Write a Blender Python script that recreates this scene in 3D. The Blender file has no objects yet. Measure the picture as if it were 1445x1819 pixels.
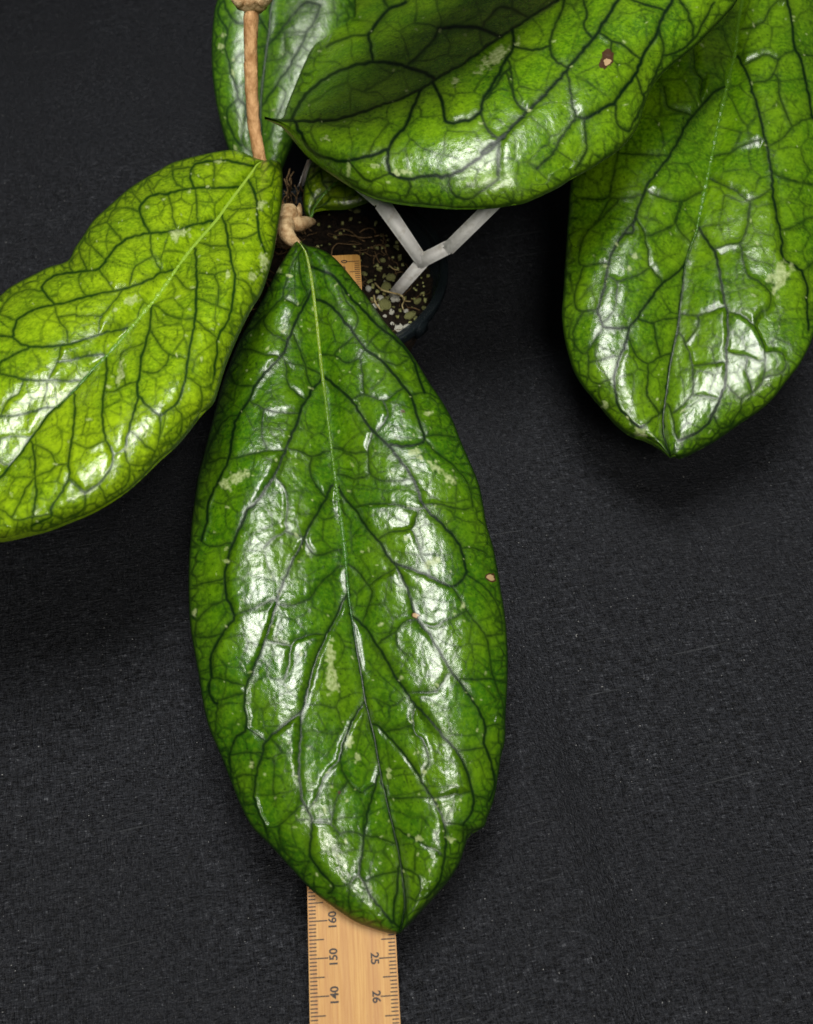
import bpy, bmesh, math, random
import numpy as np
from mathutils import Vector, Matrix

random.seed(7)
rng = np.random.default_rng(7)
scene = bpy.context.scene
COL = scene.collection

# ------------------------------------------------------------------ camera
PITCH = math.radians(33.1)            # from straight down
FPX, PW, PH = 1800.0, 1445.0, 1819.0
CAM = np.array([0.0, 0.0, 0.338])
UP = np.array([0.0, math.cos(PITCH), math.sin(PITCH)])
FWD = np.array([0.0, math.sin(PITCH), -math.cos(PITCH)])
cd = bpy.data.cameras.new('camera')
cam = bpy.data.objects.new('camera', cd); COL.objects.link(cam)
cam.location = CAM; cam.rotation_euler = (PITCH, 0, 0)
cd.sensor_fit = 'VERTICAL'; cd.sensor_height = 24.0; cd.lens = 24.0 * FPX / PH
cd.clip_start = 0.01; cd.clip_end = 50
cd.dof.use_dof = True; cd.dof.focus_distance = 0.345; cd.dof.aperture_fstop = 10.0
scene.camera = cam

# ------------------------------------------------------------------ world + lamps
w = bpy.data.worlds.new('World'); scene.world = w; w.use_nodes = True
bg = w.node_tree.nodes['Background']
bg.inputs['Color'].default_value = (0.80, 0.88, 1.0, 1); bg.inputs['Strength'].default_value = 0.03

def area_lamp(name, loc, target, sx, sy, watts, col):
    l = bpy.data.lights.new(name, 'AREA'); l.shape = 'RECTANGLE'; l.size = sx; l.size_y = sy
    l.energy = watts; l.color = col
    o = bpy.data.objects.new(name, l); COL.objects.link(o); o.location = loc
    o.rotation_euler = (Vector(target) - Vector(loc)).to_track_quat('-Z', 'Y').to_euler()
    return o
area_lamp('ceiling_lamp', (-0.01, 0.27, 0.80), (-0.01, 0.20, 0.04), 0.25, 0.36, 7.0, (1.0, 0.985, 0.95))
area_lamp('desk_lamp', (0.10, -0.30, 0.72), (0.0, 0.24, 0.05), 0.20, 0.20, 4.0, (1.0, 0.955, 0.88))

vs = scene.view_settings
vs.view_transform = 'Standard'; vs.look = 'None'; vs.gamma = 1; vs.use_curve_mapping = False; vs.exposure = 0.0
scene.render.engine = 'CYCLES'

# ------------------------------------------------------------------ helpers
def rays(P):
    P = np.asarray(P, float).reshape(-1, 2)
    return FWD * FPX + (P[:, :1] - PW / 2) * np.array([1.0, 0, 0]) + (PH / 2 - P[:, 1:]) * UP
def on_plane(P, pl, h=0.0):
    """photo pixels -> points on the plane z = a + b x + c y, raised by h"""
    r = rays(P); a, b, c = pl
    t = (a + b * CAM[0] + c * CAM[1] + h - CAM[2]) / (r[:, 2] - b * r[:, 0] - c * r[:, 1])
    return CAM + r * t[:, None]
def at(x, y, z):
    return Vector(on_plane([(x, y)], (z, 0, 0))[0])

def tag(o, label=None, cat=None, group=None, kind=None):
    if label: o['label'] = label
    if cat: o['category'] = cat
    if group: o['group'] = group
    if kind: o['kind'] = kind
    return o
def link(name, me, mat=None, parent=None, smooth=True):
    o = bpy.data.objects.new(name, me); COL.objects.link(o)
    if mat: me.materials.append(mat)
    if smooth and len(me.polygons):
        me.polygons.foreach_set('use_smooth', np.ones(len(me.polygons), bool))
    if parent: o.parent = parent; o.matrix_parent_inverse = parent.matrix_world.inverted()
    return o
def empty(name, loc=(0, 0, 0)):
    o = bpy.data.objects.new(name, None); COL.objects.link(o); o.location = loc
    o.empty_display_size = 0.01
    bpy.context.view_layer.update()
    return o
def mesh_np(name, V, Q):
    """V (n,3), Q (m,4) quads"""
    me = bpy.data.meshes.new(name)
    V = np.ascontiguousarray(V, np.float32); Q = np.ascontiguousarray(Q, np.int32)
    me.vertices.add(len(V)); me.vertices.foreach_set('co', V.ravel())
    me.loops.add(Q.size); me.loops.foreach_set('vertex_index', Q.ravel())
    me.polygons.add(len(Q)); me.polygons.foreach_set('loop_start', np.arange(0, Q.size, 4, dtype=np.int32))
    me.update(calc_edges=True)
    return me
def col_attr(me, name, A):
    at_ = me.attributes.new(name, 'FLOAT_COLOR', 'POINT')
    at_.data.foreach_set('color', np.ascontiguousarray(A, np.float32).ravel())
def grid_quads(nr, nc, off=0, flip=False):
    i = np.arange(nr - 1)[:, None] * nc + np.arange(nc - 1)[None, :]
    q = np.stack([i, i + 1, i + nc + 1, i + nc], -1).reshape(-1, 4)
    if flip: q = q[:, ::-1]
    return q + off

def smooth_poly(P, step=6.0, closed=False):
    """Catmull-Rom through the points, resampled about every step"""
    P = np.asarray(P, float)
    if len(P) == 2:
        n = max(2, int(np.hypot(*(P[1] - P[0])) / step) + 1)
        return P[0] + (P[1] - P[0]) * np.linspace(0, 1, n)[:, None]
    E_ = np.vstack([2 * P[0] - P[1], P, 2 * P[-1] - P[-2]])
    out = []
    for i in range(1, len(E_) - 2):
        p0, p1, p2, p3 = E_[i - 1:i + 3]
        n = max(2, int(np.linalg.norm(p2 - p1) / step) + 1)
        t = np.linspace(0, 1, n, endpoint=False)[:, None]
        out.append(.5 * (2 * p1 + (p2 - p0) * t + (2 * p0 - 5 * p1 + 4 * p2 - p3) * t * t + (3 * p1 - p0 - 3 * p2 + p3) * t ** 3))
    out.append(P[-1:])
    return np.vstack(out)
def resample(P, n):
    P = smooth_poly(P, 3.0)
    s = np.r_[0, np.cumsum(np.hypot(*np.diff(P, axis=0).T))]
    t = np.linspace(0, s[-1], n)
    return np.stack([np.interp(t, s, P[:, 0]), np.interp(t, s, P[:, 1])], 1)

def hash2(ix, iy, seed):
    h = (ix.astype(np.int64) * 374761393 + iy.astype(np.int64) * 668265263 + seed * 982451653) & 0x7fffffff
    h = ((h ^ (h >> 13)) * 1274126177) & 0x7fffffff
    h = ((h ^ (h >> 16)) * 374761393) & 0x7fffffff
    return (h ^ (h >> 15)) / float(0x7fffffff)
def vnoise(x, y, seed=0):
    ix, iy = np.floor(x).astype(np.int64), np.floor(y).astype(np.int64)
    fx, fy = x - ix, y - iy
    fx = fx * fx * (3 - 2 * fx); fy = fy * fy * (3 - 2 * fy)
    a = hash2(ix, iy, seed); b = hash2(ix + 1, iy, seed); c = hash2(ix, iy + 1, seed); d = hash2(ix + 1, iy + 1, seed)
    return (a * (1 - fx) + b * fx) * (1 - fy) + (c * (1 - fx) + d * fx) * fy
def fbm(x, y, seed=0, octs=3):
    v = 0; a = .5
    for k in range(octs):
        v = v + a * (vnoise(x, y, seed + k * 17) - .5); x = x * 2.03; y = y * 2.03; a *= .5
    return v * 2
def worley(x, y, seed=0):
    ix, iy = np.floor(x).astype(np.int64), np.floor(y).astype(np.int64)
    f1 = np.full(x.shape, 9.0); f2 = np.full(x.shape, 9.0)
    for dx in (-1, 0, 1):
        for dy in (-1, 0, 1):
            jx, jy = ix + dx, iy + dy
            d = np.hypot(jx + .1 + .8 * hash2(jx, jy, seed) - x, jy + .1 + .8 * hash2(jx, jy, seed + 5) - y)
            f2 = np.where(d < f1, f1, np.minimum(f2, d)); f1 = np.minimum(f1, d)
    return f1, f2

def tube(name, pts, radii, mat, parent=None, sides=10, step=None, rough=0.0, seed=0, flat=1.0):
    """swept tube with closed ends through world points"""
    P = np.asarray([tuple(p) for p in pts], float); R = np.asarray(radii, float)
    if len(P) > 2:
        L = np.linalg.norm(np.diff(P, axis=0), axis=1); s = np.r_[0, np.cumsum(L)]
        st = step or s[-1] / 30
        Q = smooth_poly(P, st)
        # radius by nearest parameter
        sq = np.r_[0, np.cumsum(np.linalg.norm(np.diff(Q, axis=0), axis=1))]
        R = np.interp(sq / sq[-1], s / s[-1], R); P = Q
    elif step:
        n = max(2, int(np.linalg.norm(P[1] - P[0]) / step)); t = np.linspace(0, 1, n)[:, None]
        R = np.interp(t[:, 0], [0, 1], R); P = P[0] + (P[1] - P[0]) * t
    T = np.gradient(P, axis=0); T /= np.linalg.norm(T, axis=1)[:, None] + 1e-12
    ref = np.array([0, 0, 1.0]) if abs(T[:, 2]).mean() < .8 else np.array([1.0, 0, 0])
    N = np.cross(T, ref); N /= np.linalg.norm(N, axis=1)[:, None] + 1e-12
    B = np.cross(N, T)
    a = np.linspace(0, 2 * math.pi, sides, endpoint=False)
    n = len(P)
    rr = R[:, None] * np.ones((1, sides))
    if rough:
        ii = np.arange(n)[:, None] * np.ones((1, sides)); jj = np.ones((n, 1)) * np.arange(sides)[None]
        rr = rr * (1 + rough * (fbm(ii * .45, jj * .7 + seed * 3.1, seed, 2)))
    V = P[:, None, :] + rr[..., None] * (np.cos(a)[None, :, None] * N[:, None, :] + flat * np.sin(a)[None, :, None] * B[:, None, :])
    V = V.reshape(-1, 3)
    i = np.arange(n - 1)[:, None] * sides; j = np.arange(sides)[None]; j2 = (j + 1) % sides
    Q = np.stack([i + j, i + j2, i + sides + j2, i + sides + j], -1).reshape(-1, 4)
    V = np.vstack([V, P[0] - T[0] * R[0] * .5, P[-1] + T[-1] * R[-1] * .5])
    c0, c1 = n * sides, n * sides + 1
    j = np.arange(0, sides, 2)
    q0 = np.stack([np.full_like(j, c0), (j + 2) % sides, (j + 1) % sides, j], -1)
    b = (n - 1) * sides
    q1 = np.stack([np.full_like(j, c1), b + j, b + (j + 1) % sides, b + (j + 2) % sides], -1)
    Q = np.vstack([Q, q0, q1])
    if name is None: return V, Q
    return link(name, mesh_np(name, V, Q), mat, parent)

# ------------------------------------------------------------------ materials
def new_mat(name):
    m = bpy.data.materials.new(name); m.use_nodes = True
    nt = m.node_tree; b = nt.nodes['Principled BSDF']
    return m, nt, b
class NT:
    def __init__(s, nt): s.nt = nt
    def n(s, t, **kw):
        x = s.nt.nodes.new(t)
        for k, v in kw.items():
            if k.startswith('_'): setattr(x, k[1:], v)
        return x
    def l(s, a, b): s.nt.links.new(a, b)
    def math(s, op, a, b=None, c=None, clamp=False):
        x = s.n('ShaderNodeMath', _operation=op, _use_clamp=clamp)
        for i, v in enumerate((a, b, c)):
            if v is None: continue
            if isinstance(v, (int, float)): x.inputs[i].default_value = v
            else: s.l(v, x.inputs[i])
        return x.outputs[0]
    def mix(s, f, a, b):
        x = s.n('ShaderNodeMix', _data_type='RGBA')
        if isinstance(f, (int, float)): x.inputs[0].default_value = f
        else: s.l(f, x.inputs[0])
        for i, v in ((6, a), (7, b)):
            if isinstance(v, tuple): x.inputs[i].default_value = (*v, 1)
            else: s.l(v, x.inputs[i])
        return x.outputs[2]
    def noise(s, vec, scale, detail=3, rough=.5, dist=0.0):
        x = s.n('ShaderNodeTexNoise'); x.inputs['Scale'].default_value = scale
        x.inputs['Detail'].default_value = detail; x.inputs['Roughness'].default_value = rough; x.inputs['Distortion'].default_value = dist
        if vec is not None: s.l(vec, x.inputs['Vector'])
        return x.outputs['Fac']
    def mapping(s, vec, rot=(0, 0, 0), sc=(1, 1, 1), loc=(0, 0, 0)):
        x = s.n('ShaderNodeMapping'); x.inputs['Rotation'].default_value = rot; x.inputs['Scale'].default_value = sc; x.inputs['Location'].default_value = loc
        s.l(vec, x.inputs['Vector']); return x.outputs[0]
    def ramp(s, f, a, b, lo=0.0, hi=1.0):
        x = s.n('ShaderNodeMapRange'); x.interpolation_type = 'SMOOTHSTEP'
        s.l(f, x.inputs[0])
        for i, v in ((1, a), (2, b), (3, lo), (4, hi)): x.inputs[i].default_value = v
        return x.outputs[0]
    def bump(s, h, dist, strength=1.0, nrm=None):
        x = s.n('ShaderNodeBump'); x.inputs['Distance'].default_value = dist; x.inputs['Strength'].default_value = strength
        s.l(h, x.inputs['Height'])
        if nrm is not None: s.l(nrm, x.inputs['Normal'])
        return x.outputs[0]

def leaf_material(name, lam, lam2, vein, rough=0.30, trans=0.04):
    m, nt, b = new_mat(name); g = NT(nt)
    a = g.n('ShaderNodeAttribute', _attribute_name='leaf')
    sp = g.n('ShaderNodeSeparateColor'); g.l(a.outputs['Color'], sp.inputs[0])
    V, FL, BR = sp.outputs; SPK = a.outputs['Alpha']
    co = g.n('ShaderNodeTexCoord').outputs['Object']
    big = g.ramp(g.noise(co, 45, 3), .35, .68)
    c = g.mix(big, lam, lam2)
    mott = g.ramp(g.noise(co, 700, 3, .6), .35, .7)
    mot2 = g.ramp(g.noise(co, 240, 4, .7, .8), .38, .66)
    c = g.mix(g.math('MULTIPLY', mot2, .62), c, tuple(x * .55 for x in lam))
    c = g.mix(g.math('MULTIPLY', mott, .45), c, tuple(x * 1.45 for x in lam2))
    dots = g.ramp(g.noise(co, 1100, 1), .70, .76)
    c = g.mix(g.math('MULTIPLY', dots, .55), c, vein)
    c = g.mix(SPK, c, vein)
    c = g.mix(V, c, vein)
    fc = g.mix(mott, (.26, .33, .10), (.48, .54, .27))
    c = g.mix(g.math('MULTIPLY', FL, .68), c, fc)
    bc = g.mix(g.ramp(BR, .55, .85), (.050, .022, .008), (.38, .26, .13))
    c = g.mix(g.ramp(BR, .08, .3), c, bc)
    g.l(c, b.inputs['Base Color'])
    r = g.math('ADD', g.math('MULTIPLY', g.noise(co, 260, 4, .65), .14), rough - .10)
    r = g.math('ADD', r, g.math('MULTIPLY', g.math('MAXIMUM', BR, FL), .2))
    r = g.math('ADD', r, g.math('MULTIPLY', V, .12))
    g.l(r, b.inputs['Roughness'])
    g.l(g.math('SUBTRACT', .85, g.math('MULTIPLY', V, .60)), b.inputs['Specular IOR Level'])
    h1 = g.noise(co, 900, 4, .6, .6)
    h2 = g.noise(co, 2600, 3, .6)
    hh = g.math('ADD', g.math('MULTIPLY', h1, 1.0), g.math('MULTIPLY', h2, .35))
    g.l(g.bump(hh, .00010, .9), b.inputs['Normal'])
    if trans:
        tr = g.n('ShaderNodeBsdfTranslucent'); g.l(c, tr.inputs[0])
        mx = g.n('ShaderNodeMixShader'); mx.inputs[0].default_value = trans
        out = nt.nodes['Material Output']
        g.l(b.outputs[0], mx.inputs[1]); g.l(tr.outputs[0], mx.inputs[2]); g.l(mx.outputs[0], out.inputs[0])
    return m
VEIN = (.0022, .0115, .0020)
M_MAIN = leaf_material('leaf_deep_green', (.032, .120, .0015), (.084, .182, .0020), VEIN, .25)
M_LEFT = leaf_material('leaf_lime_green', (.150, .280, .003), (.260, .400, .005), (.003, .024, .002), .24)
M_TOP = leaf_material('leaf_mid_green', (.052, .150, .0020), (.140, .270, .0030), VEIN, .27)
M_RIGHT = leaf_material('leaf_grass_green', (.050, .145, .0020), (.115, .230, .0030), VEIN, .25)
M_BACK = leaf_material('leaf_fresh_green', (.060, .180, .0035), (.125, .260, .006), (.004, .024, .004), .34)

def midrib_material(name):
    m, nt, b = new_mat(name); g = NT(nt)
    a = g.n('ShaderNodeAttribute', _attribute_name='rib')
    g.l(a.outputs['Color'], b.inputs['Base Color'])
    co = g.n('ShaderNodeTexCoord').outputs['Object']
    b.inputs['Roughness'].default_value = .22
    g.l(g.bump(g.noise(co, 1500, 3), .0004, .8), b.inputs['Normal'])
    return m
M_RIB = midrib_material('midrib_green')

def simple(name, c1, c2, scale, rough, bumpd=0.0, bscale=None, spec=.5, thr=(.3, .7), stretch=None):
    m, nt, b = new_mat(name); g = NT(nt)
    co = g.n('ShaderNodeTexCoord').outputs['Object']
    if stretch: co = g.mapping(co, sc=stretch)
    g.l(g.mix(g.ramp(g.noise(co, scale, 5, .6), *thr), c1, c2), b.inputs['Base Color'])
    b.inputs['Roughness'].default_value = rough; b.inputs['Specular IOR Level'].default_value = spec
    if bumpd: g.l(g.bump(g.noise(co, bscale or scale, 5, .65), bumpd, 1.0), b.inputs['Normal'])
    return m
M_STEM = simple('stem_bark', (.32, .155, .055), (.60, .350, .160), 420, .6, .0006, 900, .3, (.3, .7), (1, .35, .6))
M_NODE = simple('pale_bark', (.27, .150, .060), (.62, .46, .25), 300, .6, .0006, 800, .25)
M_PLASTIC = simple('white_plastic', (.68, .65, .58), (.90, .89, .86), 260, .40, .0003, 700, .5, (.25, .48))
M_SOIL = simple('potting_soil', (.004, .0028, .0015), (.020, .012, .006), 500, .9, .002, 500, .2)
M_FIBRE = simple('root_fibre', (.05, .027, .010), (.20, .13, .06), 500, .8, 0, None, .2)
M_PALEROOT = simple('pale_root', (.30, .22, .09), (.50, .42, .20), 500, .7, 0, None, .3)
M_PERLITE = simple('perlite', (.66, .64, .50), (.88, .88, .78), 500, .85, .0008, 900, .2)
M_MOSSCHIP = simple('algae_chip', (.14, .14, .035), (.48, .50, .20), 420, .85, .0008, 900, .2)
M_INK = simple('black_ink', (.010, .006, .004), (.022, .013, .009), 900, .6)

def wood_material():
    m, nt, b = new_mat('ruler_wood'); g = NT(nt)
    co = g.n('ShaderNodeTexCoord').outputs['Object']
    st = g.mapping(co, sc=(1, .035, 1))
    f1 = g.noise(st, 1500, 4, .65); f2 = g.noise(st, 350, 3, .5)
    c = g.mix(g.ramp(f1, .3, .72), (.38, .180, .034), (.49, .275, .070))
    c = g.mix(g.math('MULTIPLY', g.ramp(f2, .4, .75), .45), c, (.31, .125, .034))
    por = g.ramp(g.noise(g.mapping(co, sc=(1, .09, 1)), 2600, 2), .68, .74)
    c = g.mix(g.math('MULTIPLY', por, .5), c, (.30, .13, .045))
    g.l(c, b.inputs['Base Color']); b.inputs['Roughness'].default_value = .48
    g.l(g.bump(f1, .0001, .6), b.inputs['Normal'])
    return m
M_WOOD = wood_material()

def cloth_material():
    m, nt, b = new_mat('black_cloth'); g = NT(nt)
    co = g.n('ShaderNodeTexCoord').outputs['Object']
    weft = g.mapping(co, rot=(0, 0, math.radians(-13)))
    wf = g.noise(g.mapping(weft, sc=(.20, 1, 1)), 1900, 2, .65)
    wp = g.noise(g.mapping(weft, sc=(1, .20, 1), loc=(5, 2, 0)), 1900, 2, .65)
    diag = g.noise(g.mapping(co, rot=(0, 0, math.radians(-55)), sc=(.20, 1, 1)), 1700, 2, .6)
    slub = g.noise(g.mapping(weft, sc=(.05, 1, 1)), 420, 3, .6)
    thin = g.ramp(g.noise(g.mapping(weft, sc=(.03, 1, 1), loc=(3, 1, 0)), 640, 1), .70, .75)
    cross = g.ramp(g.noise(g.mapping(weft, sc=(1, .05, 1), loc=(9, 4, 0)), 640, 1), .71, .76)
    cloud = g.noise(co, 11, 4, .6)
    h = g.math('ADD', g.math('MULTIPLY', wf, 1.1), g.math('ADD', g.math('MULTIPLY', wp, 1.1), .2))
    h = g.math('ADD', h, g.math('MULTIPLY', diag, .9))
    h = g.math('ADD', h, g.math('MULTIPLY', slub, .15))
    h2 = g.math('ADD', h, g.math('ADD', g.math('MULTIPLY', thin, .4), g.math('MULTIPLY', cross, .25)))
    c = g.mix(g.ramp(h, 1.45, 2.10), (.0013, .0015, .0020), (.0190, .0206, .0250))
    c = g.mix(g.math('MULTIPLY', thin, .22), c, (.10, .105, .11))
    c = g.mix(g.math('MULTIPLY', g.ramp(h, 2.08, 2.2), .6), c, (.10, .105, .115))
    lint = g.ramp(g.noise(co, 1300, 0), .85, .87)
    c = g.mix(g.math('MULTIPLY', lint, .8), c, (.28, .28, .27))
    c = g.mix(g.math('MULTIPLY', g.ramp(cloud, .40, .62), .35), c, (.0100, .0106, .0130))
    g.l(c, b.inputs['Base Color'])
    b.inputs['Roughness'].default_value = .48
    b.inputs['Specular IOR Level'].default_value = .22
    g.l(g.bump(h2, .0007, 1.0), b.inputs['Normal'])
    return m
M_CLOTH = cloth_material()

def pot_material():
    m, nt, b = new_mat('smoky_clear_plastic'); g = NT(nt)
    b.inputs['Base Color'].default_value = (.012, .017, .020, 1)
    b.inputs['Roughness'].default_value = .22
    co = g.n('ShaderNodeTexCoord').outputs['Object']
    g.l(g.math('ADD', g.math('MULTIPLY', g.noise(co, 300, 3), .3), .12), b.inputs['Roughness'])
    tr = g.n('ShaderNodeBsdfTransparent'); tr.inputs[0].default_value = (.62, .68, .70, 1)
    mx = g.n('ShaderNodeMixShader'); mx.inputs[0].default_value = .55
    g.l(tr.outputs[0], mx.inputs[1]); g.l(b.outputs[0], mx.inputs[2])
    mx.inputs[0].default_value = .42
    g.l(mx.outputs[0], nt.nodes['Material Output'].inputs[0])
    return m
M_POT = pot_material()

# ------------------------------------------------------------------ cloth (setting)
xs = np.linspace(-1.6, 1.6, 521); ys = np.linspace(-.7, 2.3, 481)
GX, GY = np.meshgrid(xs, ys)
Z = .0012 * fbm(GX * 6, GY * 6, 31, 3)
# soft fold running from under the big leaf towards the front
fold = [on_plane([p], (0, 0, 0))[0] for p in ((880, 1150), (960, 1400), (1030, 1650), (1060, 1819), (1090, 2000))]
fx = np.interp(GY, [p[1] for p in fold[::-1]], [p[0] for p in fold[::-1]])
amp = np.clip((.22 - GY) / .10, 0, 1) * np.clip((GY + .1) / .1, 0, 1)
d = GX - fx
Z = Z + amp * np.where(d < 0, .009 * np.exp(-(d / .045) ** 2), .009 * np.exp(-(d / .012) ** 2))
# front right: the cloth sags in a hollow
e0 = on_plane([(900, 1822)], (0, 0, 0))[0]; e1 = on_plane([(1445, 1780)], (0, 0, 0))[0]
ey = e0[1] + (GX - e0[0]) * (e1[1] - e0[1]) / (e1[0] - e0[0])
sag = np.clip((ey - GY) / .05, 0, 1); sag = sag * sag * (3 - 2 * sag)
Z = Z - .035 * sag * np.clip((GX - .02) / .03, 0, 1)
cl = link('black_cloth', mesh_np('black_cloth', np.stack([GX, GY, Z], -1).reshape(-1, 3), grid_quads(len(ys), len(xs))), M_CLOTH)
tag(cl, 'black woven cloth spread flat under the plant', kind='structure')

# ------------------------------------------------------------------ ruler
def cam_pt(x, y, dep):
    return CAM + rays([(x, y)])[0] * dep / FPX
R25 = cam_pt(705.5, 1700, .293); R0 = cam_pt(640.5, 462, .397)
AX = (R0 - R25) / np.linalg.norm(R0 - R25)
WX = np.cross(AX, [0, 0, 1.0]); WX /= np.linalg.norm(WX)
NX = np.cross(WX, AX)
RULER_PLANE = None
nz = NX; d0 = nz @ R25
RULER_PLANE = (d0 / nz[2], -nz[0] / nz[2], -nz[1] / nz[2])     # top face: z = a + b x + c y
RW, RT = .0255, .0026
rot = Matrix((WX, AX, NX)).transposed().to_4x4()
org = Vector(R25) - Vector(AX) * .150                       # right edge at the 40 cm mark
ruler = empty('ruler'); ruler.matrix_world = Matrix.Translation(org) @ rot
bpy.context.view_layer.update()
tag(ruler, 'wooden ruler with black marks lying under the big drooping leaf', 'ruler')
def rlink(name, me, mat):
    o = bpy.data.objects.new(name, me); COL.objects.link(o); me.materials.append(mat); o.parent = ruler
    return o
bm = bmesh.new()
LEN, TAIL, HEAD, rad = .400, .0035, .0035, .0016
pts = []
for cx, cy, a0 in ((-rad, HEAD + LEN - rad, 0), (-RW + rad, HEAD + LEN - rad, 90), (-RW + rad, -TAIL + rad, 180), (-rad, -TAIL + rad, 270)):
    for k in range(6):
        a = math.radians(a0 + k * 18); pts.append((cx + rad * math.cos(a), cy + rad * math.sin(a)))
f = bm.faces.new([bm.verts.new((x, y, 0)) for x, y in pts])
ex = bmesh.ops.extrude_face_region(bm, geom=[f])
bmesh.ops.translate(bm, verts=[v for v in ex['geom'] if isinstance(v, bmesh.types.BMVert)], vec=(0, 0, -RT))
bmesh.ops.recalc_face_normals(bm, faces=bm.faces)
bmesh.ops.bevel(bm, geom=[e for e in bm.edges if abs(e.verts[0].co.z - e.verts[1].co.z) < 1e-6], offset=.00025, segments=2, affect='EDGES')
me = bpy.data.meshes.new('blade'); bm.to_mesh(me); bm.free()
rlink('blade', me, M_WOOD)
zi = .00012
TV, TQ = [], []
def tick(x0, x1, y, t=.00030):
    jit = random.uniform(-.00004, .00004); b = len(TV)
    TV.extend([(x0, y - t / 2 + jit, zi), (x1, y - t / 2 + jit, zi), (x1, y + t / 2 + jit, zi), (x0, y + t / 2 + jit, zi)])
    TQ.append((b, b + 1, b + 2, b + 3))
for k in range(0, 401):                                   # right scale, cm, zero at the plant end
    y = LEN - k * .001
    L = .0053 if k % 10 == 0 else (.0043 if k % 5 == 0 else .0023)
    tick(-L + random.uniform(-.0001, .0001), -.0003, y)
for k in range(0, 401):                                   # left scale, mm, zero at the near end
    y = k * .001 + .001
    L = .0057 if k % 10 == 0 else (.0046 if k % 5 == 0 else .0024)
    tick(-RW + .0003, -RW + L, y)
me = mesh_np('scale_mark', np.array(TV), np.array(TQ)); rlink('scale_mark', me, M_INK)
def text_mesh(txt, size):
    cu = bpy.data.curves.new('numeral', 'FONT'); cu.body = txt; cu.size = size
    cu.align_x = 'CENTER'; cu.align_y = 'CENTER'; cu.offset = size * .022; cu.resolution_u = 4
    o = bpy.data.objects.new('numeral', cu); COL.objects.link(o)
    bpy.context.view_layer.update()
    m_ = bpy.data.meshes.new_from_object(o.evaluated_get(bpy.context.evaluated_depsgraph_get()))
    bpy.data.objects.remove(o); bpy.data.curves.remove(cu); m_.name = 'numeral'
    return m_
NS = .0033
def numeral(txt, x, y, rz):
    o = rlink('numeral', text_mesh(txt, NS), M_INK)
    o.location = (x, y, zi); o.rotation_euler = (0, 0, rz)
for c in range(0, 40):
    numeral(str(c), -.0065, LEN - c * .010, -math.pi / 2)
numeral('cm', -.0065, LEN - .0042, -math.pi / 2)
for c in range(1, 40):
    numeral(str(c * 10), -RW + .0073, c * .010 + .001, math.pi / 2)

# ------------------------------------------------------------------ pot, soil, trellis
PC = Vector((-.0333, .3032, 0)); PRAD, PHT = .050, .053
pot = empty('plant_pot', PC); tag(pot, 'small smoky clear plastic pot holding the plant', 'pot')
def lathe(prof, n=72):
    a = np.linspace(0, 2 * math.pi, n, endpoint=False); m_ = len(prof)
    V = np.array([[(PC.x + r * math.cos(t), PC.y + r * math.sin(t), z) for t in a] for r, z in prof]).reshape(-1, 3)
    i = np.arange(m_ - 1)[:, None] * n; j = np.arange(n)[None]; j2 = (j + 1) % n
    return V, np.stack([i + j, i + j2, i + n + j2, i + n + j], -1).reshape(-1, 4)
V, Q = lathe([(.001, .0015), (.029, .0015), (.0295, .003), (PRAD - .002, PHT - .003), (PRAD - .0032, PHT - .003), (.0285, .0035), (.001, .003)])
link('wall', mesh_np('wall', V, Q), M_POT, pot)
V, Q = lathe([(PRAD - .0034, PHT - .004), (PRAD - .0032, PHT - .0002), (PRAD - .0028, PHT), (PRAD - .0024, PHT - .0004), (PRAD - .0016, PHT - .0006), (PRAD - .0008, PHT - .0004), (PRAD - .0003, PHT - .0003), (PRAD, PHT - .0008), (PRAD, PHT - .004), (PRAD - .0006, PHT - .0042), (PRAD - .0007, PHT - .0012), (PRAD - .0026, PHT - .0014), (PRAD - .003, PHT - .004)])
link('rim', mesh_np('rim', V, Q), M_POT, pot)
bm = bmesh.new()
ta = math.radians(-38)
for sgn in (0,):
    r = bmesh.ops.create_cube(bm, size=1)
    for v in r['verts']: v.co = Vector((v.co.x * .0022, v.co.y * .007, v.co.z * .006))
    bmesh.ops.bevel(bm, geom=bm.edges[:], offset=.0006, segments=2, affect='EDGES')
    bmesh.ops.rotate(bm, verts=bm.verts, matrix=Matrix.Rotation(ta, 3, 'Z'))
    bmesh.ops.translate(bm, verts=bm.verts, vec=(PC.x + (PRAD - .0005) * math.cos(ta), PC.y + (PRAD - .0005) * math.sin(ta), PHT - .004))
me = bpy.data.meshes.new('rim_tab'); bm.to_mesh(me); bm.free(); link('rim_tab', me, M_POT, pot)

SOILZ = .042
n_r, n_a = 40, 120
rr = np.linspace(0.0003, PRAD - .0042, n_r); aa = np.linspace(0, 2 * math.pi, n_a + 1)
RR, AA = np.meshgrid(rr, aa, indexing='ij')
SX = PC.x + RR * np.cos(AA); SY = PC.y + RR * np.sin(AA)
def soil_z(x, y):
    x = np.asarray(x, float); y = np.asarray(y, float)
    return SOILZ + .0030 * fbm(x * 170, y * 170, 3, 3) + .0014 * fbm(x * 600, y * 600, 9, 2)
SZ = soil_z(SX, SY) * np.ones_like(SX)
V = np.stack([SX, SY, SZ], -1)
low = np.stack([SX[-1] * .72 + PC.x * .28, SY[-1] * .72 + PC.y * .28, np.full(n_a + 1, .004)], -1)
V = np.vstack([V.reshape(-1, 3), low])
soil = link('potting_soil', mesh_np('potting_soil', V, grid_quads(n_r + 1, n_a + 1)), M_SOIL)
tag(soil, 'dark fibrous potting soil with pale chips filling the pot', 'soil')
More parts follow.
